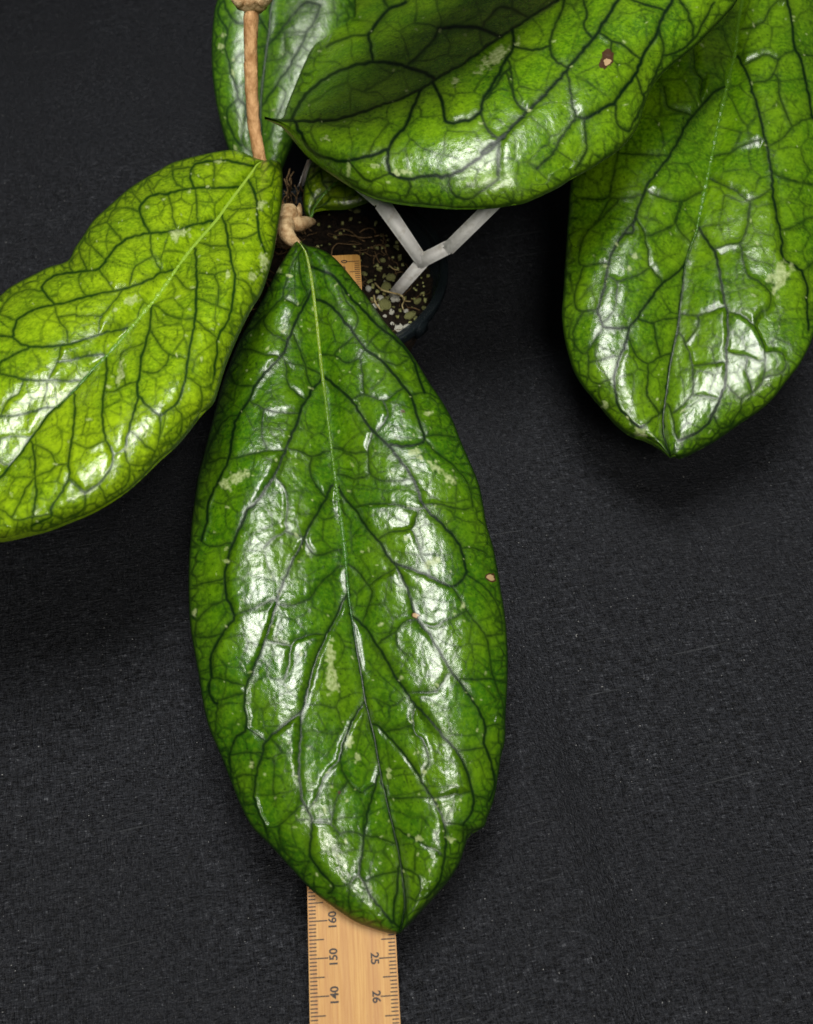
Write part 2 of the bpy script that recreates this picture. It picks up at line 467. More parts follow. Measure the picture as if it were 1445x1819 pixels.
def chip_mesh(seed, sub=2):
    b_ = bmesh.new(); bmesh.ops.create_icosphere(b_, subdivisions=sub, radius=1)
    r_ = random.Random(seed); o3 = [r_.uniform(0, 99) for _ in range(3)]
    from mathutils import noise as mn
    for v in b_.verts:
        n_ = v.co.normalized(); v.co *= 1 + .38 * mn.noise(n_ * 1.3 + Vector(o3)) + .12 * mn.noise(n_ * 4 + Vector(o3))
    m_ = bpy.data.meshes.new('soil_chip'); b_.to_mesh(m_); b_.free(); return m_
CH = [[chip_mesh(s) for s in range(4)], [chip_mesh(s + 10) for s in range(4)]]
for k_, m_ in ((0, M_PERLITE), (1, M_MOSSCHIP)):
    for c_ in CH[k_]:
        c_.materials.append(m_); c_.polygons.foreach_set('use_smooth', np.ones(len(c_.polygons), bool))
def chip(px_, py_, size_px, kind, i, asp=1.0):
    p = at(px_, py_, SOILZ + .002); o = bpy.data.objects.new('soil_chip', CH[kind][i % 4]); COL.objects.link(o)
    s = size_px * .00025 / 2
    p.z = float(soil_z(p.x, p.y)) + s * .35
    o.location = p; o.scale = (s * asp, s, s * .6); o.rotation_euler = (random.uniform(-.4, .4), random.uniform(-.4, .4), random.uniform(0, 6.3))
    o.parent = soil
# photo positions of the pale chips (x, y, size in pixels, kind)
Zc = lambda x, y: (620 + x * .19377, 340 + y * .19377)
for i, (x, y, s, k, a) in enumerate([(180, 878, 70, 0, .7), (288, 955, 62, 0, .8), (438, 962, 62, 0, 1), (250, 1045, 80, 0, .6), (390, 1078, 60, 0, .7), (455, 1215, 85, 0, .9),
        (530, 1218, 75, 0, .6), (630, 985, 70, 1, .7), (395, 1172, 46, 0, .8), (345, 968, 60, 1, 1), (330, 1030, 120, 1, .9), (560, 1105, 105, 1, .7), (525, 1048, 45, 0, .8),
        (340, 880, 110, 1, .8), (385, 785, 90, 1, .8), (185, 800, 80, 1, .5), (320, 745, 50, 1, .4), (140, 710, 55, 1, .8), (335, 812, 40, 0, .6), (400, 975, 50, 0, .8),
        (330, 1125, 34, 0, 1), (405, 1035, 45, 1, .5), (480, 1290, 60, 1, 1), (590, 1240, 60, 1, 1), (430, 465, 50, 1, 1), (355, 480, 35, 1, 1), (250, 470, 60, 1, .6), (310, 610, 60, 1, .7),
        (75, 170, 70, 1, .9), (20, 160, 50, 1, .8), (610, 1110, 40, 1, 1), (690, 1040, 40, 1, 1), (230, 990, 44, 1, 1), (300, 1080, 40, 1, 1)]):
    X_, Y_ = Zc(x, y); chip(X_, Y_, s * .19377, k, i, a)
# loose crumbs and fibres
VV, QQ, nb = [], [], 0
for k in range(420):
    a = random.uniform(0, 6.3); r = (PRAD - .006) * math.sqrt(random.random())
    x, y = PC.x + r * math.cos(a), PC.y + r * math.sin(a); z = float(soil_z(x, y))
    s = random.uniform(.0004, .0014)
    P8 = np.array([(sx * s * random.uniform(.5, 1), sy * s * random.uniform(.5, 1), sz * s * random.uniform(.4, .8)) for sx in (-1, 1) for sy in (-1, 1) for sz in (-1, 1)]) + (x, y, z)
    VV.append(P8); QQ.append(np.array([(0, 1, 3, 2), (4, 6, 7, 5), (0, 4, 5, 1), (2, 3, 7, 6), (0, 2, 6, 4), (1, 5, 7, 3)]) + nb); nb += 8
VP, QP, nb2 = [], [], 0
for k in range(150):
    X_, Y_ = random.uniform(630, 775), random.uniform(470, 600)
    if random.random() < .3: X_, Y_ = random.uniform(560, 720), random.uniform(375, 480)
    p = at(X_, Y_, SOILZ)
    if (p - Vector((PC.x, PC.y, SOILZ))).length > PRAD - .007: continue
    z = float(soil_z(p.x, p.y)); s = random.uniform(.00035, .0010)
    VP.append(np.array([(sx * s * random.uniform(.5, 1), sy * s * random.uniform(.5, 1), sz * s * random.uniform(.4, .8)) for sx in (-1, 1) for sy in (-1, 1) for sz in (-1, 1)]) + (p.x, p.y, z + s * .4))
    QP.append(np.array([(0, 1, 3, 2), (4, 6, 7, 5), (0, 4, 5, 1), (2, 3, 7, 6), (0, 2, 6, 4), (1, 5, 7, 3)]) + nb2); nb2 += 8
tag(link('perlite_crumb', mesh_np('perlite_crumb', np.vstack(VP), np.vstack(QP)), M_MOSSCHIP, soil), kind='stuff')
tag(link('soil_crumb', mesh_np('soil_crumb', np.vstack(VV), np.vstack(QQ)), M_SOIL, soil), kind='stuff')
def fibres(name, n, mat, zone, rad_, length, lift):
    VV, QQ, nb = [], [], 0
    for k in range(n):
        x, y = zone(); z = float(soil_z(x, y)); a = random.uniform(0, 6.3); P = []
        L = random.uniform(*length)
        for q in range(6):
            P.append((x, y, z + lift * math.sin(q / 5 * math.pi) * random.uniform(.3, 1) + .0003))
            x += L / 5 * math.cos(a); y += L / 5 * math.sin(a); a += random.uniform(-.8, .8)
        r0 = random.uniform(*rad_)
        V, Q = tube(None, P, np.linspace(r0, r0 * .5, 6), None, sides=6, step=L / 10)
        VV.append(V); QQ.append(Q + nb); nb += len(V)
    tag(link(name, mesh_np(name, np.vstack(VV), np.vstack(QQ)), mat, soil), kind='stuff')
def zone_all():
    a = random.uniform(0, 6.3); r = (PRAD - .012) * math.sqrt(random.random()); return PC.x + r * math.cos(a), PC.y + r * math.sin(a)
fibres('root_fibre', 130, M_FIBRE, zone_all, (.00012, .0003), (.006, .016), .0025)
def root(pts, r, mat=M_PALEROOT):
    P = [at(*Zc(x, y), SOILZ + h) for x, y, h in pts]
    tube('pale_root', P, np.linspace(r, r * .6, len(P)), mat, soil, 6)
root([(230, 955, .003), (245, 1020, .004), (290, 1085, .003), (270, 1060, .001)], .0004)
root([(240, 840, .003), (300, 900, .006), (380, 925, .007), (450, 945, .006), (510, 985, .004), (490, 1040, .004), (500, 1085, .003)], .0004)
root([(440, 935, .007), (490, 960, .009), (505, 1000, .005), (565, 1010, .003)], .00032)
root([(50, 405, .005), (120, 425, .006), (215, 418, .005)], .00032, M_FIBRE)
root([(235, 410, .005), (300, 400, .006), (345, 412, .005)], .0003, M_FIBRE)
root([(370, 680, .005), (410, 710, .006), (460, 722, .005)], .0003)
root([(540, 1065, .003), (600, 1070, .004), (650, 1090, .003)], .0003, M_FIBRE)

# trellis: white plastic fork standing in the soil
trel = empty('plant_trellis', at(700, 525, SOILZ)); tag(trel, 'white plastic forked trellis stuck into the potting soil', 'trellis')
def bar(name, A, B, w0, w1, t, capz=0):
    A = Vector(A); B = Vector(B); d = (B - A).normalized()
    view = (Vector(CAM) - (A + B) / 2).normalized(); s = d.cross(view).normalized(); n_ = s.cross(d).normalized()
    b_ = bmesh.new(); vs_ = []
    for P, w_ in ((A, w0), (B, w1)):
        for sx, sn in ((-1, -1), (1, -1), (1, 1), (-1, 1)):
            vs_.append(b_.verts.new(P + s * sx * w_ / 2 + n_ * sn * t / 2))
    for q in ((0, 1, 2, 3), (7, 6, 5, 4), (0, 4, 5, 1), (1, 5, 6, 2), (2, 6, 7, 3), (3, 7, 4, 0)): b_.faces.new([vs_[i] for i in q])
    bmesh.ops.recalc_face_normals(b_, faces=b_.faces)
    bmesh.ops.bevel(b_, geom=b_.edges[:], offset=.0009, segments=3, affect='EDGES')
    m_ = bpy.data.meshes.new(name); b_.to_mesh(m_); b_.free()
    return link(name, m_, M_PLASTIC, trel, smooth=True)
J = at(750, 466, .062); BEND = at(797, 441, .070)
bar('leg', at(692, 533, .040), J + (J - at(700, 525, .046)).normalized() * .0015, .0046, .0052, .0036)
bar('arm', J + Vector((.0006, -.0006, 0)), at(676, 357, .082), .0050, .0062, .0036)
bar('arm', at(676, 357, .0825), at(575, 275, .088), .0058, .0052, .0036)
bar('arm', J - Vector((.002, 0, .0005)), BEND + Vector((.0008, .0008, .0004)), .0054, .0052, .0036)
bar('arm', BEND - Vector((.0008, .0008, .0004)), at(905, 335, .090), .0052, .0054, .0036)
def knob(c, r):
    b_ = bmesh.new(); bmesh.ops.create_uvsphere(b_, u_segments=16, v_segments=10, radius=r)
    m_ = bpy.data.meshes.new('joint'); b_.to_mesh(m_); b_.free()
    o = link('joint', m_, M_PLASTIC, trel); o.location = Vector(c) - trel.location; o.scale = (1.3, 1.2, .75); return o
knob(at(748, 470, .0630), .0023)
bar('stake', at(533, 335, .048), at(551, 283, .075), .0022, .0020, .0018)

# ------------------------------------------------------------------ leaves
def T(y0, s, x0=330.0):
    return lambda L: [(x0 + x * s, y0 + y * s) for x, y in L]
def expand(blocks):
    """blocks: list of (transform, width, [polyline, ...])"""
    out = []
    for tr, wd, polys in blocks:
        for p in polys: out.append((np.array(tr(p), float), wd))
    return out

def stamp(Dm, x0, y0, P, R=44):
    H, W = Dm.shape
    for a, b in zip(P[:-1], P[1:]):
        lx, hx = min(a[0], b[0]) - R - x0, max(a[0], b[0]) + R - x0
        ly, hy = min(a[1], b[1]) - R - y0, max(a[1], b[1]) + R - y0
        lx, ly = max(0, int(lx)), max(0, int(ly)); hx, hy = min(W, int(hx) + 1), min(H, int(hy) + 1)
        if lx >= hx or ly >= hy: continue
        X_, Y_ = np.meshgrid(np.arange(lx, hx) + x0, np.arange(ly, hy) + y0)
        dx, dy = b - a; L2 = dx * dx + dy * dy + 1e-9
        t = np.clip(((X_ - a[0]) * dx + (Y_ - a[1]) * dy) / L2, 0, 1)
        dd = np.hypot(X_ - a[0] - t * dx, Y_ - a[1] - t * dy)
        sub = Dm[ly:hy, lx:hx]; np.minimum(sub, dd, out=sub)

def label_cells(mask):
    """connected cells of a boolean mask, by joining row runs"""
    H, W = mask.shape; lab = np.zeros((H, W), np.int64); par = [0]
    def find(a):
        while par[a] != a: par[a] = par[par[a]]; a = par[a]
        return a
    prev = []
    for y in range(H):
        d_ = np.diff(np.r_[0, mask[y].astype(np.int8), 0]); st_, en = np.where(d_ == 1)[0], np.where(d_ == -1)[0]
        cur = []
        for a, b in zip(st_, en):
            k = 0
            for (c, d, l) in prev:
                if c < b and d > a:
                    l = find(l)
                    if k and k != l: par[l] = k
                    else: k = l
            if not k: par.append(len(par)); k = len(par) - 1
            cur.append((a, b, k)); lab[y, a:b] = k
        prev = cur
    root_ = np.array([find(i) for i in range(len(par))])
    return root_[lab]

def bilerp(A, x, y):
    H, W = A.shape; x = np.clip(x, 0, W - 1.001); y = np.clip(y, 0, H - 1.001)
    ix, iy = x.astype(int), y.astype(int); fx, fy = x - ix, y - iy
    return (A[iy, ix] * (1 - fx) + A[iy, ix + 1] * fx) * (1 - fy) + (A[iy + 1, ix] * (1 - fx) + A[iy + 1, ix + 1] * fx) * fy

def build_leaf(plant, label, left, right, mid, veins, plane, hfun, nu, nv, mat, flecks=(), browns=(), nfleck=60,
               seed=1, net=.65, netcell=30.0, bulge=.00055, tilt=.05, rib=None, thick=.0010, ribr=(.0008, .0005), scale=1.0, ribcol=None, dark0=1.0):
    L, R_, M_ = resample(left, nv), resample(right, nv), resample(mid, nv)
    M_[0] = L[0] = R_[0] = M_[0]; M_[-1] = L[-1] = R_[-1] = M_[-1]
    u = np.linspace(-1, 1, 2 * nu + 1); v = np.linspace(0, 1, nv)
    au = np.abs(u)[None, :, None]
    P = np.where((u < 0)[None, :, None], M_[:, None] * (1 - au) + L[:, None] * au, M_[:, None] * (1 - au) + R_[:, None] * au)
    edge = np.vstack([L, R_[::-1]])
    # fine irregular margin
    x0, y0 = np.floor(P.reshape(-1, 2).min(0)) - 6; x1, y1 = np.ceil(P.reshape(-1, 2).max(0)) + 6
    W, H = int(x1 - x0), int(y1 - y0)
    X_, Y_ = np.meshgrid(np.arange(W) + x0, np.arange(H) + y0)
    BIG = 44.0
    DV = np.full((H, W), BIG); VE = np.zeros((H, W))
    # close small gaps: carry each free end on to the nearest other vein
    dens = [smooth_poly(p, 5.0) for p, _ in veins] + [M_[::3]]
    own = np.concatenate([np.full(len(q), i) for i, q in enumerate(dens)]); allp = np.vstack(dens)
    vv = []
    for i, (p, wd) in enumerate(veins):
        p = p.copy(); oth = allp[own != i]
        for e in (0, -1):
            dd = np.hypot(*(oth - p[e]).T)
            if dd.min() < 2.5: continue
            tg = p[0] - p[1] if e == 0 else p[-1] - p[-2]; tg = tg / (np.hypot(*tg) + 1e-9)
            ca = ((oth - p[e]) @ tg) / (dd + 1e-9)
            cost = np.where(ca > .25, dd * (1 + 1.2 * (1 - ca)), 1e9)
            k = int(cost.argmin())
            if cost[k] < 75: p = np.vstack([oth[k], p]) if e == 0 else np.vstack([p, oth[k]])
        vv.append((p, wd))
    veins = vv
    if dark0 < 1: veins.append((M_[int(dark0 * (nv - 1))::8], 3.3))
    # group traced veins by width
    for wd in sorted(set(wd for _, wd in veins)):
        Dw = np.full((H, W), BIG)
        for p, w_ in veins:
            if w_ != wd: continue
            q = smooth_poly(p, 9.0)
            if len(q) > 3:
                q[1:-1] += rng.normal(0, .45 + .12 * wd, (len(q) - 2, 2))
            stamp(Dw, x0, y0, q)
        Dw2 = Dw + 1.0 * fbm(X_ / 9, Y_ / 9, seed + 3, 2)
        core = np.clip(1.30 - np.maximum(Dw2, 0) / (wd * scale * 1.30), 0, 1)
        halo = .50 * np.exp(-(np.maximum(Dw, 0) / (wd * scale * 3.2)) ** 2)
        VE = np.maximum(VE, np.maximum(core * min(1, .55 + wd * .13), halo))
        DV = np.minimum(DV, Dw + (3.2 - min(wd, 3.2)) * 1.2)
    # midrib
    DM = np.full((H, W), BIG); stamp(DM, x0, y0, M_[::4])
    DV = np.minimum(DV, DM)
    # margin distance
    DE = np.full((H, W), BIG); stamp(DE, x0, y0, edge[::3])
    # fine network
    wx = X_ + 14 * fbm(X_ / 40, Y_ / 40, seed + 11, 2); wy = Y_ + 14 * fbm(X_ / 40, Y_ / 40, seed + 12, 2)
    f1, f2 = worley(wx / netcell, wy / netcell, seed)
    ed = (f2 - f1) * netcell * .5
    br = np.clip(1.6 * vnoise(X_ / 26, Y_ / 26, seed + 20) - .35, 0, 1)
    VE = np.maximum(VE, net * br * np.clip(1.2 - ed / 2.0, 0, 1))
    ncell = netcell * 1.75
    n1, n2 = worley(wx / ncell + 31.7, wy / ncell + 11.3, seed + 90)
    edn = (n2 - n1) * ncell * .5
    far = np.clip((DV - 3) / 9, 0, 1)
    VE = np.maximum(VE, np.maximum(.80 * np.clip(1.25 - edn / 2.3, 0, 1), .30 * np.exp(-(edn / 6.5) ** 2)) * (.55 + .45 * vnoise(X_ / 50, Y_ / 50, seed + 91)))
    DV3 = np.minimum(DV, edn + 4.0)
    mcell = netcell * .72
    g1, g2 = worley(wx / mcell, wy / mcell, seed + 40)
    edm = (g2 - g1) * mcell * .5
    marg = np.clip(1.35 - DE / 30, 0, 1)
    VE = np.maximum(VE, .85 * marg * np.clip(1.25 - edm / 2.6, 0, 1))
    DV2 = np.minimum(DV, np.where(marg > .3, edm + 2, BIG)); DV2 = np.minimum(DV2, ed + 5.5)
    VE = np.maximum(VE, .85 * np.clip(1.25 - DE / 7.0, 0, 1))
    VE = np.maximum(VE, .42 * np.exp(-DE / 20.0))
    VE = np.clip(VE, 0, 1)
    # dark specks between the veins
    sf1, _ = worley(X_ / 13 + .3 * fbm(X_ / 8, Y_ / 8, seed, 2), Y_ / 13, seed + 60)
    SP = np.clip((.16 - sf1) / .08, 0, 1) * (vnoise(X_ / 30, Y_ / 30, seed + 61) > .55) * .55
    # cell relief: bulging between veins, every cell with its own slant
    hb = bulge * (1 - np.exp(-(np.maximum(DV - 1.0, 0) / 11.0) ** 1.4)) + bulge * .45 * (1 - np.exp(-(np.maximum(np.minimum(DV2, DV3), 0) / 7.0) ** 2))
    st = 2
    mask = (np.minimum(DV, np.where(marg > .5, edm + 1.2, BIG)) > 2.6)[::st, ::st]
    lab = label_cells(mask)
    ids, inv = np.unique(lab, return_inverse=True); inv = inv.reshape(lab.shape)
    n = len(ids); cnt = np.bincount(inv.ravel(), minlength=n).astype(float)
    yy, xx = np.mgrid[0:lab.shape[0], 0:lab.shape[1]]
    cx = np.bincount(inv.ravel(), xx.ravel(), n) / cnt; cy = np.bincount(inv.ravel(), yy.ravel(), n) / cnt
    tx = rng.normal(0, tilt, n); ty = rng.normal(0, tilt, n); tx[0] = ty[0] = 0
    MPP = .00020 * st
    lim = 30.0
    sl = (np.clip(xx - cx[inv], -lim, lim) * tx[inv] + np.clip(yy - cy[inv], -lim, lim) * ty[inv]) * MPP
    sl = np.kron(sl, np.ones((st, st)))[:H, :W]
    sl = sl * (1 - np.exp(-(np.maximum(DV - 1, 0) / 6.0) ** 2))
    for _ in range(2):
        sl[1:-1, 1:-1] = (sl[1:-1, 1:-1] * 2 + sl[:-2, 1:-1] + sl[2:, 1:-1] + sl[1:-1, :-2] + sl[1:-1, 2:]) / 6
    rug = .00021 * fbm(X_ / 15, Y_ / 19, seed + 70, 3) + .00008 * fbm(X_ / 6, Y_ / 5, seed + 71, 2)
    Hh = hb + sl + rug * np.clip(DV / 6, .25, 1)
    Hh = Hh - .00022 * np.exp(-(DM / 5.5) ** 2)
    # flecks and brown marks
    FL = np.zeros((H, W)); BR = np.zeros((H, W))
    def blot(A, x, y, a, b_, ang, val, rag=.55):
        R = int(max(a, b_) * 2 + 4); lx, ly = int(x - x0) - R, int(y - y0) - R
        if lx < 0 or ly < 0 or lx + 2 * R >= W or ly + 2 * R >= H: return
        sl_ = (slice(ly, ly + 2 * R), slice(lx, lx + 2 * R))
        dx, dy = X_[sl_] - x, Y_[sl_] - y; c, s = math.cos(ang), math.sin(ang)
        q = np.hypot((dx * c + dy * s) / a, (-dx * s + dy * c) / b_) + rag * fbm(X_[sl_] / (3 + min(a, b_) * .35), Y_[sl_] / (3 + min(a, b_) * .35), seed + 80, 2) * 1.6
        A[sl_] = np.maximum(A[sl_], val * np.clip((1.2 - q) / .5, 0, 1))
    for x, y, a, b_, ang in flecks: blot(FL, x, y, a, b_, math.radians(ang), .95, .95)
    k = 0
    while k < nfleck:
        i, j = rng.integers(nv // 12, nv - nv // 12), rng.integers(nu // 8, 2 * nu - nu // 8)
        x, y = P[i, j]; s = .8 + rng.exponential(.55)
        blot(FL, x, y, s * rng.uniform(1.0, 2.8), s, rng.uniform(0, 3.1), .9, .7); k += 1
    for x, y, a, b_, ang, val in browns: blot(BR, x, y, a, b_, math.radians(ang), val)
    # vertices
    Pf = P.reshape(-1, 2); lx, ly = Pf[:, 0] - x0, Pf[:, 1] - y0
    UU, VVv = np.meshgrid(u, v)
    h0 = hfun(UU, VVv)
    Pw = on_plane(Pf, plane, h0.ravel())
    fade = (np.clip((1 - np.abs(UU)) / .03, 0, 1) * np.clip(VVv / .02, 0, 1) * np.clip((1 - VVv) / .02, 0, 1)).ravel()
    dh = bilerp(Hh, lx, ly) * fade - .0007 * (np.abs(UU).ravel() ** 14)
    Pw[:, 2] += dh
    A = np.stack([bilerp(VE, lx, ly), bilerp(FL, lx, ly), bilerp(BR, lx, ly), bilerp(SP, lx, ly)], 1)
    nc = 2 * nu + 1
    Vt = [Pw]; Qt = [grid_quads(nv, nc)]; At = [A]
    # rim and underside
    ring = np.r_[np.arange(nc), (np.arange(1, nv) * nc + nc - 1), ((nv - 1) * nc + np.arange(nc - 2, -1, -1)), (np.arange(nv - 2, 0, -1) * nc)]
    off = len(Pw); low = Pw[ring].copy(); low[:, 2] -= thick * .55
    k2 = len(ring); a = np.arange(k2); b_ = (a + 1) % k2
    Vt.append(low); At.append(A[ring]); Qt.append(np.stack([ring[a], off + a, off + b_, ring[b_]], 1))
    off += k2
    rs = np.unique(np.r_[np.arange(0, nv, 6), nv - 1]); cs = np.unique(np.r_[np.arange(0, nc, 6), nc - 1])
    idx = (rs[:, None] * nc + cs[None]).ravel()
    und = on_plane(Pf[idx], plane, h0.ravel()[idx]); und[:, 2] -= np.where(np.abs(UU.ravel()[idx]) > .999, thick * .55 + .0007, thick)
    Vt.append(und); At.append(A[idx] * [.4, 0, 0, 0]); Qt.append(grid_quads(len(rs), len(cs), off, True))
    me = mesh_np('leaf', np.vstack(Vt), np.vstack(Qt)); col_attr(me, 'leaf', np.vstack(At))
    leaf = link('leaf', me, mat, plant); leaf['label'] = label
    # midrib: a slim raised cord set in the groove, pale near the base, dark towards the tip
    n = nv
    c = Pw.reshape(nv, nc, 3)[:, nu].copy(); t = np.linspace(0, 1, n)
    lo = int(n * .004); hi = int(n * min(.975, dark0 + .10))
    if dark0 <= 0: return leaf, Pw.reshape(nv, nc, 3)
    c = c[lo:hi]; t = t[lo:hi]
    rad_ = np.interp(t, [0, 1], ribr) * np.clip((t[-1] - t) / .12, .15, 1)
    ridge = 1 + np.interp(t, [0, .2, .3, 1], [.08, .15, 1.1, 1.0]) * fbm(np.arange(len(t)) * .6, np.zeros(len(t)), seed, 2)
    c[:, 2] += -.12 * rad_ + .00006
    sides = 10; ang = np.linspace(0, 2 * math.pi, sides, endpoint=False)
    Tn = np.gradient(c, axis=0); Tn /= np.linalg.norm(Tn, axis=1)[:, None]
    Nn = np.cross(Tn, [0, 0, 1.0]); Nn /= np.linalg.norm(Nn, axis=1)[:, None]; Bn = np.cross(Nn, Tn)
    rr_ = rad_[:, None] * (1 + (ridge[:, None] - 1) * (.5 + vnoise(np.arange(len(t))[:, None] * .6, np.arange(sides)[None] * 1.3, seed)))
    Vr = c[:, None] + rr_[..., None] * (np.cos(ang)[None, :, None] * Nn[:, None] + np.interp(t, [0, .15, .28, 1], [.5, .55, .85, .7])[:, None, None] * np.sin(ang)[None, :, None] * Bn[:, None])
    i = np.arange(len(t) - 1)[:, None] * sides; j = np.arange(sides)[None]; j2 = (j + 1) % sides
    Qr = np.stack([i + j, i + j2, i + sides + j2, i + sides + j], -1).reshape(-1, 4)
    me = mesh_np('midrib', Vr.reshape(-1, 3), Qr)
    stops, cols = zip(*ribcol)
    cc = np.stack([np.interp(t, stops, [k_[q] for k_ in cols]) for q in range(3)] + [np.ones(len(t))], 1)
    col_attr(me, 'rib', np.repeat(cc, sides, 0))
    link('midrib', me, M_RIB, leaf)
    return leaf, Pw.reshape(nv, nc, 3)

def arch(a_l, a_r, peak=.55, droop=0.0):
    """each half of the blade arches up between midrib and margin"""
    def f(u):
        x = np.abs(u); k = math.log(.5) / math.log(peak)
        s = np.clip(np.sin(math.pi * np.clip(x, 0, 1) ** k), 0, 1) ** .72
        soft = 1 - np.exp(-(x / .10) ** 2)
        return np.where(u < 0, a_l, a_r) * s * (.35 + .65 * soft) - droop * x ** 3
    return f

plant = empty('potted_vine', at(505, 415, .045))
tag(plant, 'trailing vine with large glossy dark-veined green leaves in the small pot', 'plant')

PALE = (.15, .23, .012); MIDG = (.075, .16, .006); DARKR = (.006, .028, .006)

# ---- the big drooping leaf on the ruler
S = 590 / 1445
A_, B_, C_ = T(420, S), T(860, S), T(1260, S)
mL = [(530, 427), (522, 430), (510, 449), (495, 473), (481, 500), (465, 530), (444, 567), (426, 600), (414, 628), (401, 661), (391, 689), (383, 722), (371, 767), (361, 808), (352, 840), (346, 880), (341, 920), (338, 954), (335, 1003), (335, 1064), (338, 1113), (346, 1162), (354, 1207), (361, 1252), (373, 1297), (391, 1338), (408, 1382), (426, 1427), (448, 1468), (481, 1501), (506, 1529), (538, 1564), (559, 1585), (591, 1609), (628, 1634), (657, 1646), (685, 1655), (704, 1658), (711, 1656)]
mR = [(530, 427), (536, 430), (545, 435), (559, 438), (583, 447), (604, 465), (624, 489), (653, 526), (685, 571), (714, 604), (738, 636), (763, 677), (783, 706), (804, 743), (820, 783), (838, 824), (851, 857), (859, 893), (865, 929), (877, 970), (885, 1011), (891, 1048), (897, 1085), (901, 1125), (903, 1170), (902, 1219), (899, 1268), (898, 1313), (891, 1342), (885, 1382), (879, 1415), (871, 1440), (864, 1456), (863, 1464), (857, 1470), (840, 1478), (830, 1489), (826, 1505), (816, 1534), (800, 1560), (783, 1580), (759, 1607), (734, 1634), (718, 1650), (711, 1656)]
mM = [(530, 427)] + A_([(520, 60), (535, 115), (550, 200), (565, 320), (578, 440), (590, 560), (605, 680), (617, 780), (632, 900), (645, 1000), (655, 1080)]) + B_([(668, 90), (682, 200), (695, 320), (705, 440), (714, 520), (730, 620), (748, 740), (766, 840), (786, 960)]) + C_([(815, 90), (835, 200), (855, 310), (880, 420), (905, 520), (930, 640), (945, 740), (955, 840), (945, 910)]) + [(711, 1656)]
